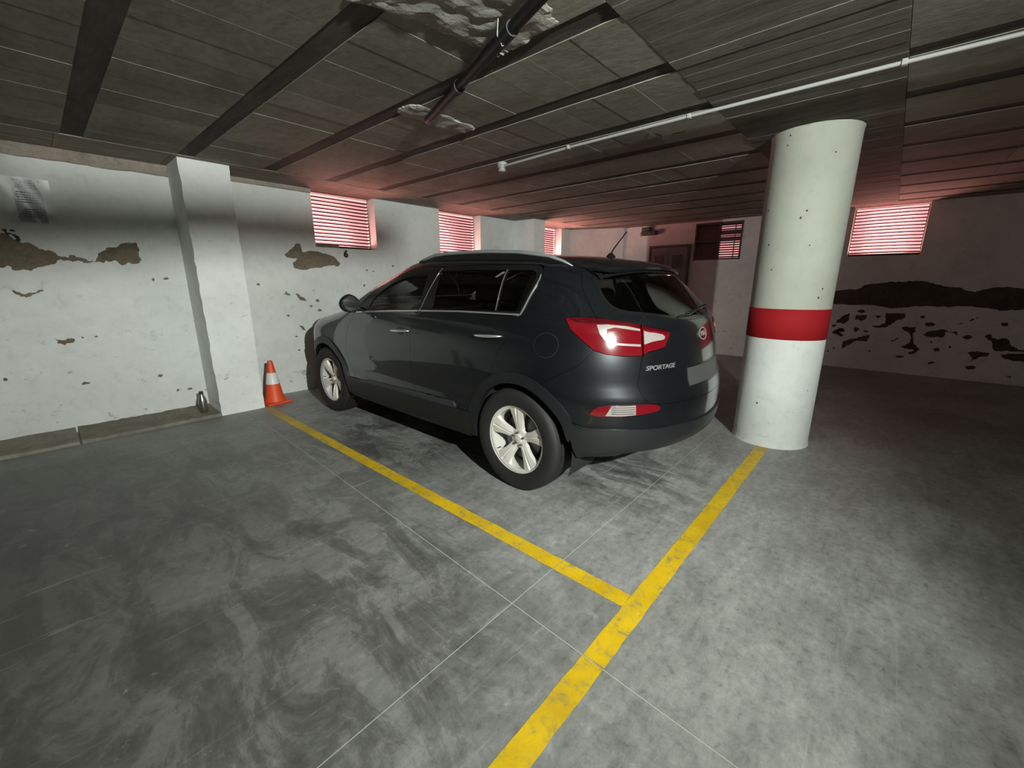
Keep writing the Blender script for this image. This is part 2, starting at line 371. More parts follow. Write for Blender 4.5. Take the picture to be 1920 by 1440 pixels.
big = [[(-.5, 1.66), (-.2, 1.68), (-.1, 1.73), (-.05, 1.73), (-.03, 1.69), (0, 1.67), (.07, 1.65), (.1, 1.62), (.16, 1.61), (.19, 1.59), (.195, 1.57), (.22, 1.565), (.25, 1.555), (.29, 1.58), (.33, 1.56), (.38, 1.53), (.425, 1.535), (.45, 1.60), (.51, 1.65), (.58, 1.66), (.63, 1.70), (.73, 1.71), (.735, 1.63), (.74, 1.55), (.71, 1.52), (.64, 1.53), (.59, 1.50), (.57, 1.53), (.53, 1.535), (.47, 1.518), (.38, 1.515), (.32, 1.53), (.28, 1.52), (.25, 1.535), (.20, 1.54), (.17, 1.505), (.06, 1.47), (.01, 1.44), (-.07, 1.44), (-.1, 1.48), (-.15, 1.46), (-.24, 1.44), (-.5, 1.42)],
       [(2.05, 1.66), (2.12, 1.72), (2.18, 1.78), (2.25, 1.80), (2.26, 1.70), (2.36, 1.72), (2.47, 1.71), (2.56, 1.69), (2.65, 1.66), (2.72, 1.58), (2.68, 1.54), (2.59, 1.55), (2.47, 1.52), (2.28, 1.49), (2.14, 1.51), (2.13, 1.57), (2.19, 1.62), (2.09, 1.63)],
       [(-.12, 1.29), (-.09, 1.27), (-.06, 1.25), (.02, 1.27), (.05, 1.31), (.06, 1.28), (.03, 1.26), (-.05, 1.22), (-.10, 1.25)],
       [(.05, .87), (.09, .845), (.15, .86), (.17, .85), (.15, .82), (.10, .80), (.06, .82)],
       [(1.98, 1.205), (2.01, 1.24), (2.03, 1.215), (2.06, 1.20), (2.02, 1.19)],
       [(2.12, 1.20), (2.15, 1.205), (2.22, 1.15), (2.235, 1.11), (2.19, 1.12), (2.14, 1.16)],
       [(2.10, .84), (2.17, .80), (2.19, .745), (2.15, .765)]]
big = [rough_poly(p, .012, 3, 10+i) for i, p in enumerate(big)]
sm = blobs([(1.72, 1.32), (2.29, 1.05), (2.38, 1.12), (2.39, 1.0), (2.07, .69), (2.08, .52), (2.34, 1.24), (3.09, 1.50), (3.19, 1.49), (3.51, 1.57), (3.04, 1.30), (.22, .86), (.31, .86), (.90, 1.38), (.80, 1.37), (-.29, .56), (.17, .44), (.7, .42), (.82, .25), (.92, .24), (2.0, .95), (2.45, .9)], .018, 50)
W1 = (2.43, 3.275, 1.77, H); W2 = (4.386, 5.275, 1.77, H); W3 = (6.60, 7.67, 1.77, H)
wl = wall_sheet('wall_left', lambda u, z, d: (u, YW+d, z), X0, 8.01, 0, H, [W1, W2, W3], big+sm, MW, MREN)
xband = [(.9, 1.17), (.69, 1.19), (.40, 1.23), (.30, 1.30), (.03, 1.35), (-.17, 1.36), (-.35, 1.35), (-.52, 1.30), (-.71, 1.27), (-.85, 1.21), (-1.06, 1.28), (-1.28, 1.26), (-1.9, 1.24), (-1.9, 1.0), (-1.33, 1.0), (-1.12, .97), (-.9, 1.01), (-.62, 1.0), (-.43, 1.01), (-.18, .98), (.02, .97), (.25, 1.0), (.66, 1.0), (.9, 1.02)]
XP = [xband, [(.59, .7), (.54, .78), (.43, .87), (.42, .77), (.49, .69)], [(.36, .78), (.35, .84), (.22, .85), (.21, .78), (.28, .75)],
      [(.14, .68), (-.01, .73), (0, .89), (-.21, .89), (-.22, .83), (-.14, .79), (-.08, .71), (.01, .67)],
      [(-.2, .69), (-.36, .7), (-.34, .6), (-.37, .46), (-.45, .38), (-.37, .3), (-.32, .32), (-.39, .37), (-.24, .4), (-.33, .49), (-.3, .61)],
      [(-.45, .59), (-.49, .65), (-.65, .69), (-.78, .67), (-.8, .62), (-.66, .66), (-.66, .58), (-.58, .57)],
      [(-1.05, .63), (-1.09, .66), (-1.16, .6), (-1.25, .62), (-1.31, .52), (-1.43, .48), (-1.6, .49), (-1.6, .45), (-1.43, .45), (-1.3, .45), (-1.18, .44), (-1.13, .55)],
      [(-.93, .38), (-1.02, .42), (-1.13, .41), (-1.13, .36), (-1.04, .32), (-.98, .26), (-.99, .33)], [(-1.23, .4), (-1.43, .43), (-1.6, .40), (-1.46, .32), (-1.27, .35)],
      [(.45, .28), (.45, .42), (.29, .48), (.14, .55), (.16, .44), (.29, .44), (.39, .36)], [(.35, .6), (.32, .66), (.27, .62), (.31, .57)],
      [(-.57, .39), (-.62, .43), (-.66, .38), (-.62, .36)], [(.62, .54), (.55, .6), (.46, .52), (.49, .49)], [(-.09, .49), (-.2, .53), (-.14, .47)],
      [(-.86, .82), (-.88, .86), (-.95, .88), (-.91, .84)], [(-.76, .79), (-.83, .80), (-.79, .77)], [(-1.35, .13), (-1.41, .12), (-1.38, .09)]]+blobs([(.6, .66), (.5, .60), (.2, .60), (.08, .83), (-.5, .75), (-.55, .5), (-.75, .45), (-.9, .6), (.55, .3), (.1, .3), (-.25, .25), (-.6, .2), (-1.0, .18), (-1.2, .8), (.3, .9), (-.4, .85), (.7, .4), (.72, .75), (.62, .24)], .03, 300)
XP = [rough_poly(p, .016, 3, 90+i) for i, p in enumerate(XP)]
W4 = (2.115, 2.93, 1.74, 2.395); W5 = (-.225, .60, 1.725, H)
wf = wall_sheet('wall_far', lambda u, z, d: (XW+d, u, z), Y0, 4.38, 0, H, [W4, W5], XP, MWF, MREND)
# splayed corner between the two walls
link('wall_corner', mesh('wall_corner', [(8.01, YW, 0), (8.45, 4.38, 0), (8.45, 4.38, H), (8.01, YW, H), (8.5, 4.38, 0), (8.5, 4.38, H)], [(0, 1, 2, 3), (1, 4, 5, 2)]), MWF)
bpy.data.objects['wall_corner']['kind'] = 'structure'
tag(box('wall_back', X0-.1, XW+.2, Y0-.1, Y0, 0, H, MWF), kind='structure')
tag(box('wall_near', X0-.1, X0, Y0, YW+.2, 0, H, MWF), kind='structure')

# pilasters
def pilaster(x0, x1, seed):
    r = random.Random(seed); bm = bmesh.new(); n = 46; y0 = 4.967; cols = []
    path = [(x0, YW)]+[(x0, YW-(YW-y0)*t) for t in (.5, 1)]+[(x0+(x1-x0)*t, y0) for t in (.12, .5, .88)]+[(x1, y0), (x1, (y0+YW)/2), (x1, YW)]
    rows = []
    for k in range(n+1):
        z = H*k/n; row = []
        for i, (x, y) in enumerate(path):
            dx = dy = 0
            if i in (2, 6): dx = r.uniform(-.006, .004)*(1 if i == 6 else -1); dy = r.uniform(0, .006)
            row.append(bm.verts.new((x+dx, y+dy, z)))
        rows.append(row)
    for k in range(n):
        for i in range(len(path)-1): bm.faces.new((rows[k][i], rows[k][i+1], rows[k+1][i+1], rows[k+1][i]))
    bmesh.ops.recalc_face_normals(bm, faces=bm.faces[:])
    me = bpy.data.meshes.new('wall_pilaster'); bm.to_mesh(me); bm.free(); return link('wall_pilaster', me, MP)
p = pilaster(1.065, 1.47, 1); tag(p, 'white square pilaster standing between the bottle and the orange cone', 'pilaster', kind='structure')
p = pilaster(6.17, 6.50, 2); tag(p, 'far pale pilaster between the second and third louvred windows', 'pilaster', kind='structure')

# mortar kerb along the foot of the left wall, two lengths
for i, (a, b) in enumerate(((X0, .03), (.045, 1.065))):
    prof = [(4.967, 0), (4.985, .022+.006*i), (5.2, .034+.004*i), (YW, .05)]; n = 30; vs = []; fs = []; r = random.Random(i)
    for k in range(n+1):
        x = a+(b-a)*k/n
        for j, (y, z) in enumerate(prof): vs.append((x, y+r.uniform(-.006, .006)*(0 < j < 3), max(0, z+r.uniform(-.004, .004)*(0 < j))))
    for k in range(n):
        for j in range(3): fs.append((k*4+j, (k+1)*4+j, (k+1)*4+j+1, k*4+j+1))
    fs += [(0, 1, 2, 3), tuple(n*4+q for q in (3, 2, 1, 0))]
    o = link('trim_%d' % (i+1), mesh('kerb', vs, fs), MKERB); tag(o, kind='structure')

# ---- ceiling: joists with concrete infill blocks, board marked strip over the columns, edge beam
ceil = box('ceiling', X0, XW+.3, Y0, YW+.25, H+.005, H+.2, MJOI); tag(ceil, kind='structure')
def bar(name, x0, x1, y0, y1, z0, z1, m, par=ceil, mesh_cache={}):
    key = (round(x1-x0, 4), round(y1-y0, 4), round(z1-z0, 4), m.name)
    if key not in mesh_cache:
        me = box_me(name, -(x1-x0)/2, (x1-x0)/2, -(y1-y0)/2, (y1-y0)/2, -(z1-z0)/2, (z1-z0)/2, .0004); me.materials.append(m); mesh_cache[key] = me
    o = bpy.data.objects.new(name, mesh_cache[key]); o.location = ((x0+x1)/2, (y0+y1)/2, (z0+z1)/2); C.objects.link(o); o.parent = par; return o
JX = [.405-.665*k for k in range(7, 0, -1)]+[.405, 1.115, 1.79, 2.42, 3.06, 3.70, 4.35, 5.0, 5.65, 6.3, 6.95, 7.6, 8.15]
yb0, yb1 = 1.035, 4.885; nb = 15; dy = (yb1-yb0)/nb
for i in range(3, len(JX)-1):
    a, b = JX[i]+.062, JX[i+1]-.062
    for k in range(nb):
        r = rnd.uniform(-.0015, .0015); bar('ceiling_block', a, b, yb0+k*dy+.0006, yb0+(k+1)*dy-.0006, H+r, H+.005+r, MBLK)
for i in range(3, len(JX)-1):
    a, b = JX[i]+.062, JX[i+1]-.062; ys = [.12-.72*k for k in range(8)]+[Y0]
    for k in range(len(ys)-1):
        r = rnd.uniform(-.0015, .0015); bar('ceiling_panel', a, b, ys[k+1]+.002, ys[k]-.002, H+r, H+.005+r, MBLK)
for i in range(len(JX)-1 if False else 3):
    a, b = JX[i]+.062, JX[i+1]-.062; bar('ceiling_panel', a, b, Y0, .118, H, H+.005, MBLK); bar('ceiling_panel', a, b, yb0, yb1, H, H+.005, MBLK)
# board marks across the column strip
x = X0
while x < XW:
    wd = rnd.choice((.10, .11, .12)); r = rnd.uniform(-.0025, .001)
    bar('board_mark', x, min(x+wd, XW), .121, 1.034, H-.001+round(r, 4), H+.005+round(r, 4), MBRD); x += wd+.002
# edge beam along the left wall and over the window recesses, edge strip on the far wall
x = X0
while x < 8.0:
    wd = rnd.choice((.7, .9, 1.1)); bar('edge_board', x, min(x+wd, 8.5), 4.89, YW+.2, H-.002, H+.005, MPER); x += wd+.003
bar('edge_board', 8.22, XW+.2, Y0, 1.0, H-.002, H+.005, MPER)
bar('edge_board', 8.22, XW+.2, 1.05, 4.88, H-.002, H+.005, MPER)
# rough strip of bare concrete at the top of the left wall
vs = []; fs = []; r = random.Random(5); n = 60
for k in range(n+1):
    x = X0+(1.065-X0)*k/n; vs += [(x, YW-.012, H-.004), (x, YW-.014, H-.10+.006*math.sin(k)+r.uniform(-.006, .006)), (x, YW, H-.105+r.uniform(-.005, .005))]
for k in range(n): fs += [(3*k, 3*k+3, 3*k+4, 3*k+1), (3*k+1, 3*k+4, 3*k+5, 3*k+2)]
tag(link('trim_3', mesh('beam_strip', vs, fs), MPER), kind='structure')
vs = []; fs = []
for k in range(31):
    x = 1.47+(2.43-1.47)*k/30; vs += [(x, YW-.012, H-.004), (x, YW-.014, H-.05+r.uniform(-.006, .006)), (x, YW, H-.055)]
for k in range(30): fs += [(3*k, 3*k+3, 3*k+4, 3*k+1), (3*k+1, 3*k+4, 3*k+5, 3*k+2)]
tag(link('trim_4', mesh('beam_strip', vs, fs), MPER), kind='structure')
# two rough plaster patches where the black pipe runs
def slab_patch(poly, z, th, seed, lab):
    P = rough_poly(poly, .02, 3, seed); xs = [p[0] for p in P]; ys = [p[1] for p in P]; pts = []
    gx, gy = np.meshgrid(np.arange(min(xs), max(xs), .03), np.arange(min(ys), max(ys), .03)); k = in_poly(gx, gy, P)
    pts = list(zip(gx[k], gy[k])); vs, fs = cdt(P, (), pts); B = boundary(fs); be = set(i for e in B for i in e)
    V = [(x, y, z-(0 if i in be else th*(.6+.9*noise.noise(Vector((x*14, y*14, seed)))))) for i, (x, y) in enumerate(vs)]
    F = [tuple(map(int, f))[::-1] for f in fs]
    for a, b in B:
        i = len(V); V += [(V[a][0], V[a][1], H+.004), (V[b][0], V[b][1], H+.004)]; F.append((int(a), int(b), i+1, i))
    o = link('plaster_patch', mesh('plaster_patch', V, F), MPAT, ceil); o['label'] = lab
slab_patch([(1.02, 1.80), (1.29, 1.70), (1.45, 1.68), (1.62, 1.665), (1.725, 1.67), (1.735, 1.45), (1.72, 1.26), (1.62, 1.22), (1.45, 1.20), (1.2, 1.15), (1.0, 1.3)], H-.003, .009, 3, 'large pale rough plaster patch around the black pipe')
slab_patch([(1.80, 2.62), (1.79, 2.50), (1.86, 2.42), (1.98, 2.43), (2.2, 2.44), (2.36, 2.46), (2.37, 2.60), (2.25, 2.64), (2.05, 2.64), (1.95, 2.62)], H-.003, .009, 4, 'small pale plaster patch at the end of the black pipe')

# ---- windows: louvres
def louvre(name, to3, u0, u1, z0, z1, n, m, mf, sill=True, depth=.028, th=.015, tilt=.006, frame=.012):
    """to3(u, z, d); d grows outwards"""
    o = empty(name, to3((u0+u1)/2, z0, 0)); o['kind'] = 'structure'; inv = Matrix.Translation(o.location).inverted()
    def prism(nm, a, b, quad, mm):
        vs = [to3(a, z, d) for z, d in quad]+[to3(b, z, d) for z, d in quad]; k = len(quad)
        fs = [tuple(range(k)), tuple(range(k, 2*k))[::-1]]+[(i, (i+1) % k, k+(i+1) % k, k+i) for i in range(k)]
        me = mesh(nm, vs, fs); bm = bmesh.new(); bm.from_mesh(me); bmesh.ops.recalc_face_normals(bm, faces=bm.faces[:]); bm.to_mesh(me); bm.free()
        q = link(nm, me, mm, o); q.matrix_parent_inverse = inv; return q
    zb = z0
    if sill:
        prism('black_sill', u0, u1, [(z0, -.01), (z0+.035, -.01), (z0+.035, .03), (z0, .03)], MBLACK); zb = z0+.04
    for (a, b) in ((u0, u0+frame), (u1-frame, u1)): prism('frame_stile', a, b, [(z0, 0), (z1, 0), (z1, .035), (z0, .035)], mf)
    prism('frame_rail', u0, u1, [(z1-frame, 0), (z1, 0), (z1, .035), (z1-frame, .035)], mf)
    p = (z1-frame-zb)/n
    for k in range(n):
        z = zb+p*(k+.15); prism('slat', u0+frame*.5, u1-frame*.5, [(z, 0), (z+th, 0), (z+th-tilt, depth), (z-tilt, depth)], m)
    return o
yo = YW+.165
louvre('window_1', lambda u, z, d: (u, yo+d, z), W1[0], W1[1], 1.77, H-.015, 14, MLOUV, MLFR)
louvre('window_2', lambda u, z, d: (u, yo+d, z), W2[0], W2[1], 1.77, H-.015, 14, MLOUV, MLFR)
louvre('window_3', lambda u, z, d: (u, yo+d, z), W3[0], W3[1], 1.77, H-.015, 14, MLOUV, MLFR)
louvre('window_5', lambda u, z, d: (XW+.16+d, u, z), W5[0], W5[1], W5[2], H-.015, 14, MLOUV, MLFR)
w4 = empty('window_4', (XW, 2.52, 1.74)); w4['kind'] = 'structure'
def w4box(nm, y0, y1, z0, z1, xa=-.01, xb=.05, m=MLOUVD):
    q = box(nm, XW+xa, XW+xb, y0, y1, z0, z1, m, w4); q.matrix_parent_inverse = Matrix.Translation(w4.location).inverted(); return q
a, b, c, d = W4; ym = 2.505; zm = 2.075
for (y0, y1, z0, z1) in ((a, a+.03, c, d), (b-.03, b, c, d), (ym-.02, ym+.02, c, d)): w4box('frame_stile', y0, y1, z0, z1)
for (z0, z1) in ((c, c+.03), (zm-.02, zm+.02), (d-.03, d)): w4box('frame_rail', a, b, z0, z1, -.008, .045)
for (y0, y1, z0, z1, sh) in ((a+.03, ym-.02, c+.03, zm-.02, .5), (ym+.02, b-.03, c+.03, zm-.02, 1.2), (a+.03, ym-.02, zm+.02, d-.03, .8), (ym+.02, b-.03, zm+.02, d-.03, 1.0)):
    n = 7; p = (z1-z0)/n
    for k in range(n):
        z = z0+p*(k+.5); hh = p*.5*(1.12 if sh >= 1 else (.62 if sh < .6 else (1.12, .62, 1.12, 1.12, .7, .62, 1.0)[k])); th = .004
        vs = [(XW+.0, y, z-hh-th) for y in (y0, y1)]+[(XW+.0, y, z-hh) for y in (y0, y1)]+[(XW+.030, y, z+hh) for y in (y0, y1)]+[(XW+.030, y, z+hh-th) for y in (y0, y1)]
        q = link('slat', mesh('slat', vs, [(0, 1, 3, 2), (2, 3, 5, 4), (4, 5, 7, 6), (6, 7, 1, 0), (0, 2, 4, 6), (1, 7, 5, 3)]), MLOUVD, w4); q.matrix_parent_inverse = Matrix.Translation(w4.location).inverted()
q = w4box('brace', a+.13, a+.145, c+.03, d-.03, .05, .06)

# grey double door on the far wall
dr = empty('door_1', (XW, 3.38, 0)); dr['kind'] = 'structure'; dinv = Matrix.Translation(dr.location).inverted()
def dbox(nm, y0, y1, z0, z1, xa, xb, m, par=None, bev=.003):
    q = box(nm, XW+xa, XW+xb, y0, y1, z0, z1, m, par or dr, bev); q.matrix_parent_inverse = dinv; return q
dy0, dy1, dz = 3.035, 3.765, 2.0
for (y0, y1, z0, z1) in ((dy0-.04, dy0, 0, dz+.04), (dy1, dy1+.04, 0, dz+.04), (dy0, dy1, dz, dz+.04)): dbox('door_frame', y0, y1, z0, z1, -.035, -.001, MDOORF)
for (y0, y1) in ((dy0+.003, 3.398), (3.402, dy1-.003)): dbox('door_leaf', y0, y1, .01, dz-.003, -.025, -.002, MDOOR)
for y0 in (dy0+.10, dy0+.46):
    v = dbox('door_vent', y0, y0+.19, 1.60, 1.85, -.032, -.024, MDOORF)
    for k in range(8):
        q = link('slat', mesh('slat', [(XW-.033, y0+.01, 1.62+k*.028), (XW-.033, y0+.18, 1.62+k*.028), (XW-.041, y0+.18, 1.64+k*.028), (XW-.041, y0+.01, 1.64+k*.028)], [(0, 1, 2, 3)]), MDOORF, v); q.matrix_parent_inverse = dinv

# round column with a red band
def lathe_obj(name, prof, seg, m, parent=None, ang=40, caps=True):
    me = lathe_me(name, prof, seg, 'z', caps); auto_smooth(me, ang); return link(name, me, m, parent)
col = empty('round_column', (4.14, .61, 0)); tag(col, 'round white column with a red painted band at the end of the yellow line', 'column')
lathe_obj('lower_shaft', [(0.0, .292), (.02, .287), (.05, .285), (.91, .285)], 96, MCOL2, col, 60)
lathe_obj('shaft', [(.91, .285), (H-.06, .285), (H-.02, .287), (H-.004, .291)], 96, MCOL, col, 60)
lathe_obj('red_band', [(.905, .284), (.907, .2868), (1.143, .2868), (1.145, .284)], 96, MRED, col, 60, False)['label'] = 'red painted band around the column'
r = random.Random(3)
for k in range(16):
    a = PI+.15+r.uniform(-1.1, 1.1); z = r.uniform(.3, 2.4); rr = r.uniform(.004, .008)
    q = link('paint_chip', mesh('paint_chip', [((.2858)*math.cos(a+math.cos(t)*rr/.28), .2858*math.sin(a+math.cos(t)*rr/.28), z+math.sin(t)*rr*1.2) for t in [i*PI/3 for i in range(6)]], [tuple(range(6))]), MREND, col)

# white conduit with clips and detector
cz = H-.035
co = empty('conduit', (3.06, 1.3, cz)); tag(co, 'thin white conduit pipe running along the ceiling to the smoke detector', 'conduit')
def rel(o, par): o.matrix_parent_inverse = Matrix.Translation(par.location).inverted(); return o
me = tube_me('pipe', [(3.145, 2.90, cz), (3.08, 2.1, cz), (3.06, 1.2, cz), (3.06, .1, cz), (3.09, -.9, cz), (3.10, -2.5, cz)], .0105, 12); auto_smooth(me); rel(link('pipe', me, MPVC, co), co)
for (x, y) in ((3.078, 2.13), (3.06, 1.17), (3.06, .13), (3.09, -.9)):
    rel(box('clip', x-.016, x+.016, y-.012, y+.012, cz-.014, cz+.014, MPVC, co, .003), co)
dt = empty('smoke_detector', (3.15, 2.93, H-.001)); tag(dt, 'small white round smoke detector at the far end of the conduit', 'detector')
lathe_obj('mount_base', [(-.030, .040), (-.025, .046), (0, .046)], 32, MPVC, dt)
lathe_obj('sensor_head', [(-.080, .020), (-.076, .030), (-.062, .036), (-.058, .028), (-.047, .028), (-.044, .040), (-.030, .040)], 32, MPVC, dt)

# black drain pipe under the ceiling
bp = empty('drain_pipe', (1.8, 2.2, H)); tag(bp, 'black drain pipe crossing the ceiling joists above the pale patches', 'pipe')
d0 = Vector((1.93, 2.46, 2.385)); d1 = Vector((1.18, .55, 2.33))
rel(link('pipe', tube_me('pipe', [d0+(d1-d0)*t for t in (0, .03, .5, 1.)]+[d1+Vector((-.04, -.10, .0)), d1+Vector((-.055, -.14, .03)), d1+Vector((-.06, -.15, H-d1.z-.03))], .024, 20), MPIPE, bp, smooth=True), bp)
rel(link('collar', tube_me('collar', [d0+(d1-d0)*t for t in (.27, .295)], .032, 20), MPIPE, bp), bp)
rel(link('collar', tube_me('collar', [d0+(d1-d0)*t for t in (.47, .60)], .030, 20), MPIPE, bp), bp)
a = d0+(d1-d0)*.56
rel(link('wire_tie', tube_me('wire_tie', [a+Vector((-.035, 0, .055)), a+Vector((-.03, .01, 0)), a+Vector((-.01, .0, -.035)), a+Vector((.03, .0, -.01)), a+Vector((.028, .0, .055))], .002, 6), MPVC, bp), bp)
# loose wire by the conduit
a = Vector((3.36, 1.45, H))
wr = link('loose_wire', tube_me('loose_wire', [a+Vector((-.08, .1, .0)), a+Vector((-.03, .03, -.02)), a+Vector((0, 0, -.05)), a+Vector((.01, -.05, -.02)), a+Vector((.09, -.12, .0))], .0025, 6), MBLACK)
tag(wr, 'bit of loose black wire hanging from the ceiling beside the conduit', 'wire')

# dark fitting high on the far wall
wb = empty('wall_light_fitting', (XW, 3.83, 2.30)); tag(wb, 'small dark lamp fitting on the far wall above the grey door', 'light fitting')
box('housing', -.10, 0, -.16, .15, -.05, .03, MBROWN, wb, .02, 2); box('bracket', -.06, 0, -.02, .15, .03, .11, MBROWN, wb, .01, 2)

# numbers on the wall and the notice in its plastic sleeve
def text_obj(name, s, size, m, loc, rot, ext=.001, sx=1., bold=0.):
    cu = bpy.data.curves.new(name, 'FONT'); cu.body = s; cu.size = size; cu.align_x = 'CENTER'; cu.align_y = 'CENTER'; cu.extrude = ext; cu.offset = bold; cu.resolution_u = 4
    o = bpy.data.objects.new(name, cu); C.objects.link(o); dg = bpy.context.evaluated_depsgraph_get(); me = bpy.data.meshes.new_from_object(o.evaluated_get(dg)); bpy.data.objects.remove(o)
    for v in me.vertices: v.co.x *= sx
    me.materials.clear(); q = link(name, me, m); q.location = loc; q.rotation_euler = rot; return q
q = text_obj('painted_number', '6', .115, MBLACK, (2.81, YW-.0016, 1.698), (PI/2, 0, 0), bold=.007); tag(q, 'black stencilled number 6 under the nearest louvred window', 'number')
me = mesh('painted_number', [(x, YW-.0018, z) for x, z in ((-.085, 1.765), (-.055, 1.765), (-.06, 1.745), (-.048, 1.725), (-.06, 1.722), (-.072, 1.742), (-.045, 1.757), (-.03, 1.766), (-.012, 1.760), (-.012, 1.750), (-.035, 1.750), (-.055, 1.742), (-.05, 1.728), (-.022, 1.728), (0.0, 1.712), (.005, 1.685), (-.006, 1.668), (-.022, 1.672), (-.02, 1.70), (-.035, 1.722))], [(0, 1, 2, 3, 4, 5), (6, 7, 8, 9, 10), (11, 12, 13, 14, 15, 16, 17, 18, 19)])
q = link('painted_number', me, MBLACK); tag(q, 'half peeled black stencilled number 5 at the left frame edge', 'number')
nt = empty('paper_notice', (.11, YW, 2.0)); tag(nt, 'printed notice in a clear plastic sleeve taped to the left wall', 'notice')
vs = []; fs = []; n = 10; r = random.Random(9)
for j in range(n+1):
    for i in range(n+1): vs.append((-.10+.20*i/n, -.006-.004*math.sin(i*.7+j*.5), -.17+.33*j/n))
for j in range(n):
    for i in range(n): fs.append((j*(n+1)+i, j*(n+1)+i+1, (j+1)*(n+1)+i+1, (j+1)*(n+1)+i))
link('paper_sheet', mesh('paper_sheet', [(x*.8, y+.003, z) for x, y, z in vs], fs), MPAPER, nt)
link('plastic_sleeve', mesh('plastic_sleeve', [(x*1.35, y-.004-r.uniform(0, .0012), z*1.08) for x, y, z in vs], fs), MSLEEVE, nt, smooth=True)
zz = .13
for k, (wd, n_) in enumerate(((.05, 1), (.07, 1), (.085, 1), (0, 0), (.085, 1), (.09, 1), (.085, 1), (.085, 1), (.09, 1), (0, 0), (0, 0), (.05, 1), (.07, 1), (.085, 1), (.07, 1))):
    if n_:
        x = -wd*.75; q = []
        while x < wd*.75:
            l = r.uniform(.008, .022); q.append((x, min(x+l, wd*.75))); x += l+.004
        vv = []; ff = []
        for (p0, p1) in q:
            i = len(vv); vv += [(p0, -.0105, zz), (p1, -.0105, zz), (p1, -.0105, zz+.007), (p0, -.0105, zz+.007)]; ff.append((i, i+1, i+2, i+3))
        link('printed_line', mesh('printed_line', vv, ff), MINK, nt)
    zz -= .0185

# traffic cone behind the pilaster corner
cn = empty('traffic_cone', (1.625, 5.10, 0), .12); tag(cn, 'orange and white traffic cone against the wall beside the car', 'cone')
def sq_base(s, z0, z1, bev): return box_me('cone_base', -s, s, -s, s, z0, z1, bev, 3)
link('base', sq_base(.135, 0, .026, .012), MORANGE, cn)
lathe_obj('cone_body', [(.02, .112), (.03, .108), (.05, .102), (.075, .094), (.16, .080), (.47, .027), (.485, .024), (.487, .018)], 40, MORANGE, cn, 50)
lathe_obj('white_sleeve', [(.225, .0712), (.226, .0722), (.352, .0497), (.353, .0487)], 40, MCWHITE, cn, 50, False)['label'] = 'white reflective sleeve'

# metal bottle standing on the kerb
bt = empty('metal_bottle', (.955, 5.13, .040)); tag(bt, 'small silver bottle with black cap on the kerb beside the pilaster', 'bottle')
lathe_obj('bottle_body', [(0, .034), (.006, .038), (.105, .038), (.135, .034), (.17, .022), (.19, .0165)], 32, MALU, bt, 40)
lathe_obj('cap', [(.187, .019), (.19, .0195), (.215, .0195), (.219, .016)], 24, MBASE, bt, 40)

# floodlight behind the viewer, with a fill lamp and shading bar added
la = empty('bulkhead_fill_lamp', (LAMP.x-.05, LAMP.y-.3, H)); tag(la, 'round fill lamp added on the ceiling behind the viewpoint', 'lamp')
lathe_obj('lamp_housing', [(-.10, .075), (-.09, .09), (-.02, .10), (0, .10)], 32, MPVC, la)
lathe_obj('lamp_bulb', [(-.16, .01), (-.155, .022), (-.135, .028), (-.11, .022), (-.10, .015)], 20, MGLOW, la)
fx = empty('floodlight', (LAMP.x, LAMP.y, H)); tag(fx, 'small black ceiling floodlight behind the viewpoint aimed at the car', 'floodlight')
box('flood_body', -.10, .06, -.12, -.045, -.28, -.12, MBLACK, fx, .01, 2); box('flood_bracket', -.03, .0, -.10, -.07, -.13, 0, MBLACK, fx)
vs = []  # bar added out of view to darken a band of the left wall
for x, za, zb in ((-.15, 2.164, 2.226), (.12, 2.166, 2.228), (.40, 2.192, 2.236), (.55, 2.196, 2.234)): vs += [(x, -1.02, za), (x, -.98, za), (x, -.98, zb), (x, -1.02, zb)]
tr = link('shadow_blocker', mesh('shadow_blocker', vs, [(0, 1, 2, 3), (12, 15, 14, 13)]+[(4*i+k, 4*i+4+k, 4*i+4+(k+1) % 4, 4*i+(k+1) % 4) for i in range(3) for k in range(4)]), MJOI); tag(tr, 'short unseen bar added to cast the shadow band on the left wall', 'blocker')
tag(box('blocker_hanger', .2, .22, -1.006, -.994, 2.236, H+.004, MJOI), 'thin metal rod holding up the added shadow blocker', 'rod')
# ------------------------------------------------------------------ the car: one implicit body surface, cut into panels
# local axes: x lateral (visible side negative), y forward from the rear axle, z up
def pchip(xs,ys):
    xs=np.array(xs,float);ys=np.array(ys,float);h=np.diff(xs);d=np.diff(ys)/h
    m=np.zeros_like(ys);m[0]=d[0];m[-1]=d[-1]
    for i in range(1,len(xs)-1):
        if d[i-1]*d[i]>0:
            w1=2*h[i]+h[i-1];w2=h[i]+2*h[i-1];m[i]=(w1+w2)/(w1/d[i-1]+w2/d[i])
    def f(x):
        x=np.asarray(x,float);xc=np.clip(x,xs[0],xs[-1]);i=np.clip(np.searchsorted(xs,xc)-1,0,len(xs)-2)
        t=(xc-xs[i])/h[i];a=2*t**3-3*t**2+1;b=t**3-2*t**2+t;c=-2*t**3+3*t**2;e=t**3-t**2
        r=a*ys[i]+b*h[i]*m[i]+c*ys[i+1]+e*h[i]*m[i+1]
        return r+np.where(x<xs[0],(x-xs[0])*m[0],0)+np.where(x>xs[-1],(x-xs[-1])*m[-1],0)
    return f
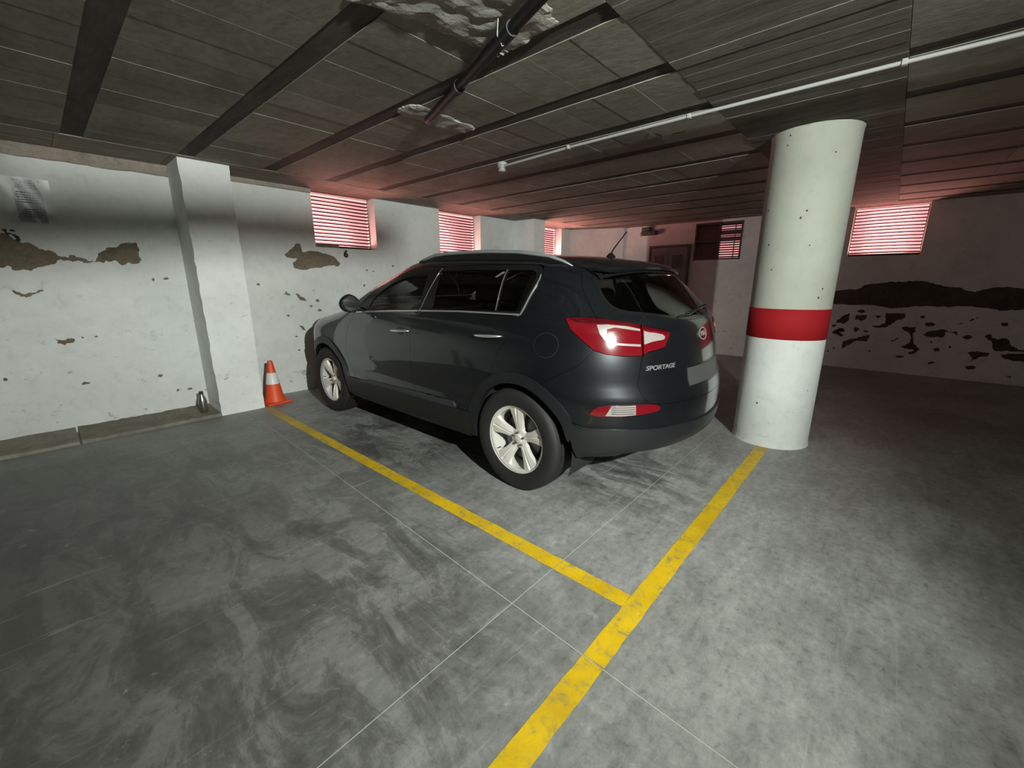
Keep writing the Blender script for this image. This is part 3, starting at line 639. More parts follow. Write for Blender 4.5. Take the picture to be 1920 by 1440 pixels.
# lateral half width by height
Wz=pchip([.10,.20,.30,.40,.48,.56,.66,.76,.86,.96,1.04,1.09,1.13,1.25,1.38,1.48,1.60],
         [.84,.875,.897,.913,.917,.909,.920,.925,.922,.908,.890,.874,.848,.800,.738,.685,.61])
Wd=pchip([-.95,-.7,-.4,0,2.0,2.5,2.85,3.05,3.25,3.5],[.09,.035,.004,0,0,.006,.022,.075,.17,.33])
Rz=pchip([.15,.25,.36,.48,.60,.70,.78,.90,1.02,1.12,1.17,1.30,1.44,1.52,1.62],
         [-.72,-.80,-.855,-.875,-.875,-.865,-.835,-.815,-.79,-.76,-.72,-.60,-.475,-.40,-.30])
Fz=pchip([.15,.25,.4,.6,.75,.9,1.0],[3.36,3.42,3.47,3.49,3.47,3.42,3.36])
Zt=pchip([-.9,-.6,-.3,0,.4,.8,1.15,1.4,1.9,2.3,2.45,2.7,3.0,3.3,3.5,3.7],
         [1.385,1.445,1.50,1.535,1.563,1.578,1.583,1.565,1.41,1.24,1.165,1.105,1.045,.96,.83,.6])
Zb=pchip([-.95,-.45,-.3,.3,.42,2.2,2.9,3.5],[.38,.34,.25,.25,.25,.245,.25,.24])
def smax(a,b,k):
    h=np.maximum(k-np.abs(a-b),0)/k
    return np.maximum(a,b)+h*h*k*.25
def sstep(x,a,b):
    t=np.clip((x-a)/(b-a),0,1);return t*t*(3-2*t)
def F(b,y,z):
    b=np.abs(b)
    sh=.022*(y-1.3)/1.3*-1*sstep(z,.8,1.05)   # belt higher at the rear
    zz=z-np.clip(sh,-.035,.04)
    side=b-(Wz(zz)-Wd(y)-.05*sstep(z,1.08,1.45)*sstep(-y,0,.7))
    # slight flare over wheels
    for yc in (0.,2.62):
        side=side-.012*np.exp(-((y-yc)/.42)**2-((z-.62)/.22)**2)
    rear=(Rz(z)+.30*b*b)-y
    front=y-(Fz(z)-.30*b*b)
    top=z-(Zt(y+.22*b*b*sstep(y,.9,1.8))-.10*b*b)
    s=smax(side,rear,.42)
    s=smax(s,front,.34)
    s=smax(s,top,.16-.06*sstep(y,1.2,2.3))
    s=smax(s,Zb(y)-z,.06)
    return s
CY0 = .10; NY0 = 2.45
def bis(f, lo, hi, n=34):
    lo = np.array(lo, float); hi = np.array(hi, float)
    for _ in range(n):
        m = (lo+hi)/2; ins = f(m) < 0; lo = np.where(ins, m, lo); hi = np.where(ins, hi, m)
    return (lo+hi)/2
def mapS(u, v):
    b = bis(lambda t: F(t, u, v), 0*u, 0*u+1.15); return np.stack([-b, u, v], 1)
def mapR(u, v):
    s, c = np.sin(u), np.cos(u); r = bis(lambda t: F(-s*t, CY0-c*t, v), 0*u, 0*u+1.7); return np.stack([-s*r, CY0-c*r, v], 1)
def mapN(u, v):
    s, c = np.sin(u), np.cos(u); r = bis(lambda t: F(-s*t, NY0+c*t, v), 0*u, 0*u+1.7); return np.stack([-s*r, NY0+c*r, v], 1)
def mapT(u, v):
    z = bis(lambda t: F(u, v, t), 0*u+.6, 0*u+1.9); return np.stack([u, v, z], 1)
DOM = {'S': (mapS, 1., 1.), 'R': (mapR, .85, 1.), 'N': (mapN, .9, 1.), 'T': (mapT, 1., 1.)}
def normals(P):
    e = 1e-3; x, y, z = P[:, 0], P[:, 1], P[:, 2]
    g = np.stack([F(x+e, y, z)-F(x-e, y, z), F(x, y+e, z)-F(x, y-e, z), F(x, y, z+e)-F(x, y, z-e)], 1)
    return g/np.maximum(np.linalg.norm(g, axis=1, keepdims=True), 1e-9)
def ZT(b, y): return float(mapT(np.array([b]), np.array([y]))[0, 2])
def RS(y, z):
    p = mapS(np.array([y]), np.array([z]))[0]; return (math.atan2(-p[0], CY0-p[1]), z)
def NS(y, z):
    p = mapS(np.array([y]), np.array([z]))[0]; return (math.atan2(-p[0], p[1]-NY0), z)
def area(P): return .5*sum(P[i][0]*P[(i+1) % len(P)][1]-P[(i+1) % len(P)][0]*P[i][1] for i in range(len(P)))
def resample(P, step, sx):
    Q = []
    for i, a in enumerate(P):
        b = P[(i+1) % len(P)]; d = math.hypot((b[0]-a[0])*sx, b[1]-a[1]); n = max(1, int(math.ceil(d/step)))
        if d < 1e-6: continue
        Q += [(a[0]+(b[0]-a[0])*k/n, a[1]+(b[1]-a[1])*k/n) for k in range(n)]
    return Q
def inset(P, d, sx):
    if area(P) < 0: P = P[::-1]
    Q = []; n = len(P)
    for i in range(n):
        a, b, c = P[i-1], P[i], P[(i+1) % n]
        t1 = Vector(((b[0]-a[0])*sx, b[1]-a[1])); t2 = Vector(((c[0]-b[0])*sx, c[1]-b[1]))
        if t1.length < 1e-7 or t2.length < 1e-7: Q.append(b); continue
        t1.normalize(); t2.normalize(); nn = Vector((-t1.y-t2.y, t1.x+t2.x))
        if nn.length < .3: nn = Vector((-t1.y, t1.x))
        nn.normalize(); k = max(.5, nn.dot(Vector((-t1.y, t1.x)))); nn *= d/k; Q.append((b[0]+nn.x/sx, b[1]+nn.y))
    return Q
def panel(name, dom, poly, m, parent, off=0., step=.035, ins=.0015, rim=.018, holes=(), side=-1, edge=.03, sides=None):
    f, sx, sy = DOM[dom]; P = inset(resample(poly, edge, sx), ins, sx)
    HL = [inset(resample(h, edge, sx), -ins*0, sx) for h in holes]
    xs = [p[0] for p in P]; ys = [p[1] for p in P]
    gx, gy = np.meshgrid(np.arange(min(xs)+step*.4/sx, max(xs), step/sx), np.arange(min(ys)+step*.4, max(ys), step)); gx = gx.ravel(); gy = gy.ravel()
    k = in_poly(gx, gy, P)
    for h in HL: k &= ~in_poly(gx, gy, h)
    gx, gy = gx[k], gy[k]
    bp = np.array(sum([P]+HL, [])) if True else None
    if len(gx):
        dd = np.min(np.hypot((gx[:, None]-bp[None, :, 0])*sx, gy[:, None]-bp[None, :, 1]), axis=1); k = dd > step*.45; gx, gy = gx[k], gy[k]
    vs, fs = cdt(P, HL, list(zip(gx, gy)))
    P3 = f(vs[:, 0], vs[:, 1]); N = normals(P3); P3 = P3+N*off
    a = P3[fs[:, 0]]; nn = np.cross(P3[fs[:, 1]]-a, P3[fs[:, 2]]-a); flip = (nn*N[fs[:, 0]]).sum(1) < 0; fs[flip] = fs[flip][:, ::-1]
    B = boundary(fs); idx = sorted(set(i for e in B for i in e)); mp = {v: len(vs)+j for j, v in enumerate(idx)}; mp2 = {v: len(vs)+len(idx)+j for j, v in enumerate(idx)}
    V = np.concatenate([P3, P3[idx], P3[idx]-N[idx]*rim]) if rim else P3
    NN = np.concatenate([N, N[idx]*0, N[idx]*0]) if rim else N
    FS = [tuple(map(int, q)) for q in fs]
    if rim: FS += [(mp[b_], mp[a_], mp2[a_], mp2[b_]) for a_, b_ in B]
    objs = []
    for s in (sides or (side,)):
        VV = V.copy(); N2 = NN.copy(); F2 = FS
        if s > 0: VV[:, 0] *= -1; N2[:, 0] *= -1; F2 = [q[::-1] for q in FS]
        me = mesh(name, VV, F2)
        for p in me.polygons: p.use_smooth = True
        me.normals_split_custom_set_from_vertices([tuple(q) for q in N2])
        objs.append(link(name, me, m, parent[s] if isinstance(parent, dict) else parent))
    return objs[0] if len(objs) == 1 else objs
def arc(cy, cz, r, a0, a1, n): return [(cy+r*math.cos(math.radians(a0+(a1-a0)*i/n)), cz+r*math.sin(math.radians(a0+(a1-a0)*i/n))) for i in range(n+1)]
CX, CY = 2.82, 1.655
car = empty('car', (CX, CY, 0)); tag(car, 'dark grey compact SUV parked nose to the wall in the marked bay', 'car')
BOTH = (-1, 1)
RC, FC = (0., .35), (2.62, .35); RI, RO = .388, .452
belt = [(2.03, 1.072), (1.85, 1.087), (1.5, 1.107), (1.09, 1.126)]
doorA = [(2.03, .455), (2.105, .55), (2.14, .60), (2.162, .70), (2.15, .82), (2.11, .94)]
doorB = [(1.07, 1.10), (1.108, 1.03), (1.112, .9), (1.112, .72), (1.10, .455)]
fd = panel('front_door', 'S', doorA+belt+doorB, MPAINT, car, sides=BOTH)
# rear door
ra = arc(*RC, RO, 52, 13.5, 8)
doorC = [(.033, 1.145), (.064, 1.057), (.12, .97), (.167, .91), (.205, .82), (.235, .745)]
rd = panel('rear_door', 'S', [(1.10, .455), (1.112, .72), (1.112, .9), (1.108, 1.03), (1.07, 1.10), (1.085, 1.127), (.6, 1.143)]+doorC+ra+[(.455, .455)], MPAINT, car, sides=BOTH)
FD = {-1: fd[0], 1: fd[1]}; RD = {-1: rd[0], 1: rd[1]}
# front fender
def bw(y): return .60 if y < 1.25 else .60+(y-1.25)/(2.12-1.25)*.13
def bh(y): return .745-.05*max(0, (y-2.6))
top = [(y, ZT(bh(y), y)) for y in (2.25, 2.4, 2.6, 2.8, 2.95, 3.05)]
fen = [(2.03, .455), (2.105, .55), (2.14, .60), (2.162, .70), (2.15, .82), (2.11, .94), (2.03, 1.072), (2.05, 1.10), (2.12, 1.115)]+top+[(3.08, .84), (3.02, .74), (2.975, .655)]+arc(*FC, RO, 38, 166, 16)
panel('front_fender', 'S', fen, MPAINT, car, sides=BOTH)
# window frames, glass
fgl = [(1.83, 1.112), (1.80, 1.175), (1.706, 1.258), (1.575, 1.329), (1.433, 1.374), (1.286, 1.398), (1.15, 1.404), (1.092, 1.404), (1.068, 1.142), (1.4, 1.13)]
fo = [(2.045, 1.078), (1.85, 1.09), (1.4, 1.115), (1.075, 1.128), (.96, 1.462), (1.2, 1.468), (1.40, 1.434), (1.62, 1.362), (1.82, 1.262), (1.96, 1.172), (2.045, 1.105)]
panel('window_frame', 'S', fo, MFRAME, FD, off=.002, holes=[fgl], sides=BOTH)
panel('window_glass', 'S', fgl, MGF, FD, off=-.004, sides=BOTH, rim=0, ins=-.003)
rgl = [(.915, 1.152), (.945, 1.432), (.60, 1.436), (.275, 1.428), (.262, 1.168), (.6, 1.158)]
qgl = [(.243, 1.170), (.252, 1.428), (.055, 1.424), (.02, 1.412), (.002, 1.39), (-.008, 1.362), (.048, 1.172)]
ro = [(1.068, 1.13), (.953, 1.462), (.5, 1.468), (.03, 1.455), (-.02, 1.43), (-.045, 1.385), (-.042, 1.355), (.032, 1.150), (.5, 1.147)]
panel('window_frame', 'S', ro, MFRAME, RD, off=.002, holes=[rgl, qgl], sides=BOTH)
panel('window_glass', 'S', rgl, MGR, RD, off=-.004, sides=BOTH, rim=0, ins=-.003)
panel('quarter_glass', 'S', qgl, MGR, RD, off=-.004, sides=BOTH, rim=0, ins=-.003)
def lineS(pts, w_, nm, m, par, off=.006, rim=.008):
    P = [Vector(p) for p in pts]; L = []; R = []
    for i, p in enumerate(P):
        d = (P[min(i+1, len(P)-1)]-P[max(i-1, 0)]).normalized(); n = Vector((-d.y, d.x))*w_/2; L.append(tuple(p+n)); R.append(tuple(p-n))
    return panel(nm, 'S', L+R[::-1], m, par, off=off, ins=0, rim=rim, sides=BOTH, edge=.05, step=.05)
lineS([(2.0, 1.078), (1.85, 1.089), (1.5, 1.109), (1.09, 1.130)], .010, 'chrome_strip', MCHROME, FD)
lineS([(1.072, 1.131), (.6, 1.148), (.04, 1.153)], .010, 'chrome_strip', MCHROME, RD)
lineS([(.033, 1.152), (-.03, 1.33), (-.036, 1.37), (-.03, 1.395)], .007, 'chrome_strip', MCHROME, RD)
lineS([(1.0, 1.32), (.953, 1.452)][::-1]+[(1.062, 1.138)], .0025, 'frame_edge_glint', MCHROME, RD, off=.004)  # thin bright line stands in for the glint on the black frame
lineS([(.252, 1.172), (.2635, 1.43)], .004, 'divider_bar', MCHROME, RD, off=.004)
# roof side rail panels incl. A pillar
low = [(2.05, 1.10), (1.96, 1.175), (1.82, 1.266), (1.62, 1.366), (1.40, 1.438), (1.2, 1.472), (.95, 1.466), (.5, 1.472), (.03, 1.459)]
up = [(y, ZT(bw(y), y)) for y in (0., .25, .5, .75, 1.0, 1.25, 1.4, 1.6, 1.8, 2.0, 2.12)]
panel('roof_side_panel', 'S', low+[(.0, 1.452)]+up+[(2.12, 1.115)], MPAINT, car, sides=BOTH, ins=.0008)
# roof, windscreen, hood
yr = lambda b: -.10-.10*(b/.557)**2*(1 if abs(b) > .0 else 1)
ye = 1.40
roof = [(b, yr(b)) for b in np.linspace(-.565, .565, 17)]+[(.60, 0.)]+[(.60, 1.20)]+[(b, ye-.55*b*b+.0) for b in np.linspace(.60, -.60, 17)]+[(-.60, 0.)]
panel('roof', 'T', [(float(a), float(b)) for a, b in roof], MPAINT, car, ins=.0008, step=.05)
ws = [(float(b), float(ye-.55*b*b-.0)) for b in np.linspace(-.60, .60, 17)]+[(bw(y)-.012, y) for y in (1.4, 1.6, 1.8, 2.0, 2.1)]+[(float(b), float(2.40-.45*b*b)) for b in np.linspace(.715, -.715, 17)]+[(-bw(y)+.012, y) for y in (2.1, 2.0, 1.8, 1.6, 1.4)]
panel('windscreen', 'T', ws, MGF, car, ins=.002, off=-.002, rim=0, step=.05)
hd = [(float(b), float(2.41-.45*b*b)) for b in np.linspace(-.74, .74, 15)]+[(bh(y)-.003, y) for y in (2.25, 2.4, 2.6, 2.8, 2.95, 3.05)]+[(float(b), float(3.33-.5*b*b)) for b in np.linspace(.70, -.70, 15)]+[(-bh(y)+.003, y) for y in (3.05, 2.95, 2.8, 2.6, 2.4, 2.25)]
panel('hood', 'T', hd, MPAINT, car, ins=.002, step=.06)
# rear quarter (axis domain)
g_low = [RS(.033, 1.145), RS(.0, 1.24), RS(-.042, 1.355), RS(-.045, 1.385), RS(-.02, 1.43), RS(0., 1.456)]
q_top = [RS(0., ZT(.60, 0.)-.001)]
def RT(b, y):
    z = ZT(b, y); return (math.atan2(b, CY0-y), z)
q_top += [RT(.598, -.07), RT(.585, -.14), RT(.572, -.195)]
tg_up = [(1.060, 1.440), (1.037, 1.315), (.984, 1.227), (.943, 1.158)]
lamp_top = [(1.131, 1.151), (1.04, 1.155), (.943, 1.154), (.88, 1.150), (.814, 1.141), (.75, 1.132), (.679, 1.119)]
lamp_bot = [(.676, .949), (.783, .950), (.883, .961), (.955, .982), (1.02, 1.033), (1.089, 1.089)]
seam = [(.955, .982), (1.03, .90), RS(-.20, .80)]
arcR = [RS(*p) for p in arc(*RC, RO, 116, 52, 10)]
quarter = g_low+q_top+tg_up+[(1.04, 1.156), (1.131, 1.151), (1.089, 1.089), (1.02, 1.033), (.955, .982), (1.03, .90), RS(-.20, .77)]+[RS(*p) for p in arc(*RC, RO, 112, 54, 9)]+[RS(*p) for p in doorC[::-1][:-1]]
panel('rear_quarter', 'R', quarter, MPAINT, car, sides=BOTH, ins=.0008)
# rear bumper
tg_low = [(.695, .854), (.704, .792), (.691, .751), (.659, .70), (.622, .678), (.45, .665), (.25, .655)]
clt = [(1.05, .56), (1.0, .540), (.74, .537), (.4, .530), (.2, .515)]
half = [(.25, .655), (.45, .665), (.622, .678), (.659, .70), (.691, .751), (.704, .792), (.695, .854), (.676, .949), (.783, .950), (.883, .961), (.955, .982), (1.03, .90), RS(-.20, .77)]+[RS(*p) for p in arc(*RC, RO, 120, 148, 6)]+[(1.05, .56), (1.0, .542), (.74, .537), (.4, .530), (.2, .515)]
def mir(L): return [(-a, b) for a, b in L[::-1]]
panel('rear_bumper', 'R', [(0., .65)]+half+[(0., .512)]+mir(half), MPAINT, car, ins=.0005, step=.04)
ch = [(1.055, .556), RS(-.395, .47), RS(-.41, .40), (1.02, .345), (.9, .325), (.6, .315), (.3, .31)]
chh = [(.2, .513), (.4, .528), (.74, .535), (1.0, .540)]+ch
panel('bumper_cladding', 'R', [(0., .510)]+chh+[(0., .305)]+mir(chh), MCLAD, car, off=.006, ins=-.002, step=.04)
panel('bumper_trim_line', 'R', [(0., .508), (.2, .512), (.4, .527), (.74, .534), (1.0, .539), (1.05, .556), (1.05, .549), (1.0, .532), (.74, .527), (.4, .520), (.2, .505), (0., .501), (-.2, .505), (-.4, .520), (-.74, .527), (-1.0, .532), (-1.05, .549), (-1.05, .556), (-1.0, .539), (-.74, .534), (-.4, .527), (-.2, .512)], MCLAD, car, off=.011, ins=0, rim=.01, step=.05)
# wheel arch and sill cladding
ringr = arc(*RC, RO+.006, -8, 150, 26)+[(-.405, .50), (-.388, .44)]+arc(*RC, RI, 165, -10, 26)
panel('arch_cladding', 'S', ringr, MCLAD, car, off=.010, ins=.0005, sides=BOTH, rim=.05)
ringf = arc(*FC, RO+.006, 40, 188, 26)+arc(*FC, RI, 190, -2, 26)+[(3.02, .38), (3.05, .55), (3.0, .64)]
panel('arch_cladding', 'S', ringf, MCLAD, car, off=.010, ins=.0005, sides=BOTH, rim=.05)
panel('sill_cladding', 'S', [(.452, .455), (1.10, .470), (2.16, .455), (2.165, .27), (1.2, .262), (.45, .27)], MCLAD, car, off=.014, ins=.001, sides=BOTH, rim=.03)
panel('cladding_highlight_strip', 'S', [(.60, .505), (1.1, .498), (1.6, .480), (1.95, .458), (1.95, .448), (1.1, .455), (.58, .463)], MSTRIPE, car, off=.017, ins=0, sides=BOTH, rim=.02)  # lighter strip paints in the highlight along the cladding ridge
# tailgate and rear glass
gh = [(.946, 1.370), (.941, 1.352), (.921, 1.318), (.899, 1.278), (.873, 1.240), (.842, 1.213), (.799, 1.194), (.732, 1.181), (.618, 1.172), (.455, 1.155), (.33, 1.140), (.19, 1.131), (.08, 1.128)]
gtop = [(.88, 1.385), (.74, 1.405), (.5, 1.420), (.25, 1.428)]
glass = gtop[::-1]+gh
glassP = glass+mir(glass)
th = [(1.060, 1.440), (1.037, 1.315), (.984, 1.227), (.943, 1.158), (.88, 1.151), (.814, 1.142), (.75, 1.133), (.679, 1.120), (.607, 1.103), (.52, 1.088), (.451, 1.072), (.462, 1.045), (.477, 1.031), (.511, .988), (.575, .976), (.641, .968), (.674, .949)]+tg_low
tth = [(1.0, 1.443), (.9, 1.447), (.7, 1.452), (.4, 1.458), (.2, 1.46)][::-1]
tgate = panel('tailgate', 'R', [(0., 1.46)]+tth+th+[(0., .652)]+mir(tth+th), MPAINT, car, holes=[glassP], step=.035)
panel('rear_window', 'R', glassP, MGB, tgate, off=-.003, rim=0, ins=-.002)
panel('window_seal', 'R', inset(resample(glassP, .03, .85), -.006, .85), MFRAME, tgate, off=.001, holes=[inset(resample(glassP, .03, .85), .010, .85)], rim=.004, ins=0)
# lamps
lo = [(1.131, 1.150), (1.04, 1.154), (.943, 1.153), (.88, 1.149), (.814, 1.140), (.75, 1.131), (.681, 1.119), (.679, 1.03), (.678, .950), (.783, .951), (.883, .962), (.955, .983), (1.02, 1.034), (1.089, 1.089)]
li = [(.674, 1.118), (.607, 1.101), (.52, 1.086), (.453, 1.071), (.462, 1.045), (.477, 1.031), (.511, .989), (.575, .977), (.641, .969), (.671, .952), (.672, 1.03)]
ol = panel('tail_lamp', 'R', lo, MLRED, car, off=.006, step=.02, sides=BOTH, rim=.03); il = panel('inner_tail_lamp', 'R', li, MLRED, tgate, off=.006, step=.02, sides=BOTH, rim=.03)
OL = {-1: ol[0], 1: ol[1]}; IL = {-1: il[0], 1: il[1]}
for o in ol: o['label'] = 'red wraparound tail lamp with white C shaped light guide'
Cs = [(.942, 1.118), (.881, 1.120), (.772, 1.111), (.69, 1.095), (.69, 1.084), (.773, 1.096), (.841, 1.105), (.885, 1.096), (.888, 1.067), (.872, 1.037), (.842, 1.024), (.69, 1.013), (.69, 1.001), (.786, 1.008), (.862, 1.016), (.893, 1.032), (.925, 1.071)]
panel('light_guide', 'R', Cs, MLWHITE, OL, off=.010, step=.012, ins=0, sides=BOTH, rim=.006)
panel('dark_lens_band', 'R', [(1.10, 1.146), (.943, 1.150), (.88, 1.146), (.814, 1.137), (.75, 1.128), (.684, 1.116), (.684, 1.100), (.772, 1.117), (.881, 1.126), (.95, 1.125), (1.06, 1.130)], MLDARK, OL, off=.008, step=.015, ins=0, sides=BOTH, rim=.004)
panel('dark_lens_band', 'R', [(.668, 1.114), (.607, 1.098), (.52, 1.083), (.458, 1.068), (.50, 1.070), (.60, 1.085), (.668, 1.095)], MLDARK, IL, off=.008, step=.012, ins=0, sides=BOTH, rim=.004)
rv = [(.665, 1.085), (.636, 1.077), (.58, 1.070), (.528, 1.060), (.508, 1.046), (.518, 1.031), (.575, 1.027), (.615, 1.023), (.647, 1.015), (.667, 1.012)]
panel('reverse_light_surround', 'R', rv, MLWHITE, IL, off=.009, step=.012, ins=0, sides=BOTH, rim=.005, holes=[[(.655, 1.070), (.60, 1.062), (.54, 1.052), (.53, 1.043), (.60, 1.037), (.657, 1.030)]])
panel('reverse_light', 'R', [(.664, 1.071), (.60, 1.063), (.538, 1.052), (.528, 1.043), (.60, 1.036), (.664, 1.029)], MLWHITE, IL, off=.0075, step=.012, ins=0, sides=BOTH, rim=.004)
fog = [(.967, .625), (.950, .655), (.921, .674), (.852, .681), (.718, .685), (.662, .684), (.602, .678), (.570, .664), (.566, .645), (.580, .636), (.636, .629), (.714, .622), (.798, .617), (.928, .616)]
fo_ = panel('bumper_lamp', 'R', fog, MLRED, car, off=.007, step=.015, sides=BOTH, rim=.02); FO = {-1: fo_[0], 1: fo_[1]}
for o in fo_: o['label'] = 'slim red and white lamp set in the rear bumper'
panel('clear_lens', 'R', [(.852, .678), (.722, .681), (.719, .626), (.798, .621), (.882, .622)], MLWHITE, FO, off=.010, step=.012, ins=0, sides=BOTH, rim=.004)
for k in range(4):
    panel('lens_rib', 'R', [(.85-.02*k*0, .632+.012*k), (.725, .632+.012*k), (.725, .636+.012*k), (.85, .636+.012*k)], MLUG, FO, off=.0115, step=.02, ins=0, sides=BOTH, rim=.002)
# spoiler
nb_ = 25; V = []; Fq = []
prof = [(0., 0.), (.25, .006), (.5, .010), (.75, .010), (.93, .005), (1., -.006), (.97, -.024), (.8, -.030), (.45, -.035)]
bs = np.linspace(-.575, .575, nb_)
for b in bs:
    y0 = yr(b)-.0; z0 = ZT(b, y0); ylip = -.485+.30*b*b; zlip = 1.452-.10*b*b
    fade = 1-min(1, max(0, (abs(b)-.50)/.075))*.65
    for (t, dz) in prof: V.append((b, y0+(ylip-y0)*t, z0+(zlip-z0)*t+dz*fade))
n = len(prof)
for i in range(nb_-1):
    for k in range(n-1): Fq.append((i*n+k, i*n+k+1, (i+1)*n+k+1, (i+1)*n+k))
Fq += [tuple(range(n)), tuple((nb_-1)*n+k for k in range(n))[::-1]]
me = mesh('roof_spoiler', V, Fq); bm = bmesh.new(); bm.from_mesh(me); bmesh.ops.recalc_face_normals(bm, faces=bm.faces[:]); bm.to_mesh(me); bm.free(); auto_smooth(me, 50)
link('roof_spoiler', me, MPAINT, tgate)
for s in BOTH:
    q = link('spoiler_fin', mesh('spoiler_fin', [(s*b, y, z) for b, y, z in ((.572, -.22, 1.445), (.585, -.33, 1.40), (.592, -.37, 1.365), (.575, -.375, 1.36), (.555, -.36, 1.40), (.55, -.25, 1.44))], [(0, 1, 2, 3, 4, 5)]), MFRAME, tgate)
# badge, lettering, plate, wiper
def surf(me, fn, off, sign=1):
    u = np.array([fn(v.co)[0] for v in me.vertices]); v_ = np.array([fn(v.co)[1] for v in me.vertices]); z = np.array([v.co.z for v in me.vertices])
    P = mapR(u, v_); N = normals(P); P = P+N*(off+z[:, None])
    for i, v in enumerate(me.vertices): v.co = P[i]
def rear_text(name, s, size, th0, z0, sx, m, off=.001, ext=.0015, bold=0., shear=0.):
    cu = bpy.data.curves.new(name, 'FONT'); cu.body = s; cu.size = size; cu.align_x = 'CENTER'; cu.align_y = 'CENTER'; cu.extrude = ext; cu.offset = bold; cu.shear = shear
    o = bpy.data.objects.new(name, cu); C.objects.link(o); me = bpy.data.meshes.new_from_object(o.evaluated_get(bpy.context.evaluated_depsgraph_get())); bpy.data.objects.remove(o)
    surf(me, lambda c: (th0-c.x*sx/.85, z0+c.y), off); me.materials.clear(); return link(name, me, m, tgate)
rear_text('model_lettering', 'SPORTAGE', .036, .54, .878, 1.12, MCHROME, .003, bold=.0005, shear=.15)
vs = []; fs = []; n = 40
for k in range(n):
    a = 2*PI*k/n
    for (rx, rz, h) in ((.070, .040, .002), (.070, .040, .007), (.062, .0335, .007), (.062, .0335, .002)): vs.append((rx*math.cos(a), rz*math.sin(a), h))
for k in range(n):
    j = (k+1) % n
    for q in range(4): fs.append((k*4+q, j*4+q, j*4+(q+1) % 4, k*4+(q+1) % 4))
me = mesh('badge_ring', vs, fs); surf(me, lambda c: (.0-c.x/.9, 1.03+c.y), 0.); link('badge_ring', me, MCHROME, tgate, smooth=False)
me = mesh('badge_plate', [(.064*math.cos(2*PI*k/n), .035*math.sin(2*PI*k/n), .003) for k in range(n)], [tuple(range(n))]); surf(me, lambda c: (.0-c.x/.9, 1.03+c.y), 0.); link('badge_plate', me, MFRAME, tgate)
rear_text('badge_letters', 'KIA', .042, 0., 1.03, 1.15, MCHROME, .005, bold=.001)
panel('number_plate', 'R', [(-.285, .738), (.285, .738), (.285, .845), (-.285, .845)], MPLATE, tgate, off=.007, ins=0, rim=.006)
panel('plate_holder', 'R', [(-.30, .728), (.30, .728), (.30, .855), (-.30, .855)], MFRAME, tgate, off=.003, ins=0, rim=.006)
link('wiper_arm', tube_me('wiper_arm', [(.12, -.745, 1.185), (.10, -.755, 1.20), (-.02, -.750, 1.185), (-.17, -.735, 1.168)], [.014, .016, .010, .007], 10, .7), MFRAME, tgate, smooth=True)
link('wiper_blade', tube_me('wiper_blade', [(.08, -.722, 1.182), (-.10, -.738, 1.158), (-.27, -.722, 1.150)], .006, 8), MFRAME, tgate)
# roof rails
for s in BOTH:
    ys = [1.36, 1.28, 1.15, 1.0, .75, .5, .25, 0., -.10, -.17]; lift = [.004, .016, .034, .042, .045, .045, .040, .028, .014, .003]
    P = [(s*(.600-.01*(y < 0)), y, ZT(.60, y)+l) for y, l in zip(ys, lift)]
    link('roof_rail', tube_me('roof_rail', P, [.012, .020, .023, .023, .023, .023, .023, .021, .015, .007], 14, .62), MRAIL, car, smooth=True)
    V = []; Fq = []
    for i, (x, y, z) in enumerate(P):
        zb = ZT(.60, y)-.006; V += [(x-.010, y, zb), (x+.010, y, zb), (x+.010, y, z), (x-.010, y, z)]
    for i in range(len(P)-1):
        for q in range(4): Fq.append((i*4+q, i*4+(q+1) % 4, i*4+4+(q+1) % 4, i*4+4+q))
    link('rail_foot', mesh('rail_foot', V, Fq), MFRAME, car)
# antenna
z = ZT(0, -.09)
an = lathe_obj('antenna_base', [(0, .030), (.012, .026), (.028, .012), (.032, .006)], 20, MFRAME, car); an.location = (0, -.10, z-.004); an.scale = (.7, 1.3, 1)
link('antenna', tube_me('antenna', [(0, -.10, z+.02), (0, -.125, z+.06), (0, -.215, z+.165)], [.006, .005, .004], 8), MFRAME, car)
# handles, fuel flap, cups
for s in BOTH:
    for (door, y0, y1, z0, z1) in ((FD, 1.395, 1.135, .962, .975), (RD, .395, .140, 1.005, 1.018)):
        ys = np.linspace(y0, y1, 7); zs = np.linspace(z0, z1, 7); P = mapS(ys, zs); of = [.004, .022, .030, .032, .030, .022, .004]
        me = tube_me('door_handle', [(P[i, 0]-of[i], P[i, 1], P[i, 2]) for i in range(7)], [.006, .011, .013, .0135, .013, .011, .006], 10, .8)
        for v in me.vertices: v.co.x *= -s
        for p in me.polygons: p.use_smooth = True
        link('door_handle', me, MCHROME, door[s])
    for (door, yc, zc) in ((FD, 1.255, .968), (RD, .262, 1.012)):
        P = [(yc+.05*math.cos(a), zc+.034*math.sin(a)) for a in np.linspace(0, 2*PI, 20, endpoint=False)]
        panel('handle_recess', 'S', P, MFRAME, door[s], off=.0015, ins=0, rim=0, side=s)
P = [(-.208+.083*math.cos(a), .995+.072*math.sin(a)) for a in np.linspace(0, 2*PI, 36, endpoint=False)]
Pi = [(-.208+0.0805*math.cos(a), .995+.0695*math.sin(a)) for a in np.linspace(0, 2*PI, 36, endpoint=False)]
panel('fuel_flap_edge_highlight', 'S', P, MSTRIPE, car, off=.0012, ins=0, rim=0, holes=[Pi]); panel('fuel_flap', 'S', Pi, MPAINT, car, off=.0018, ins=.0005, rim=.002)  # pale ring paints in the edge highlight round the flap
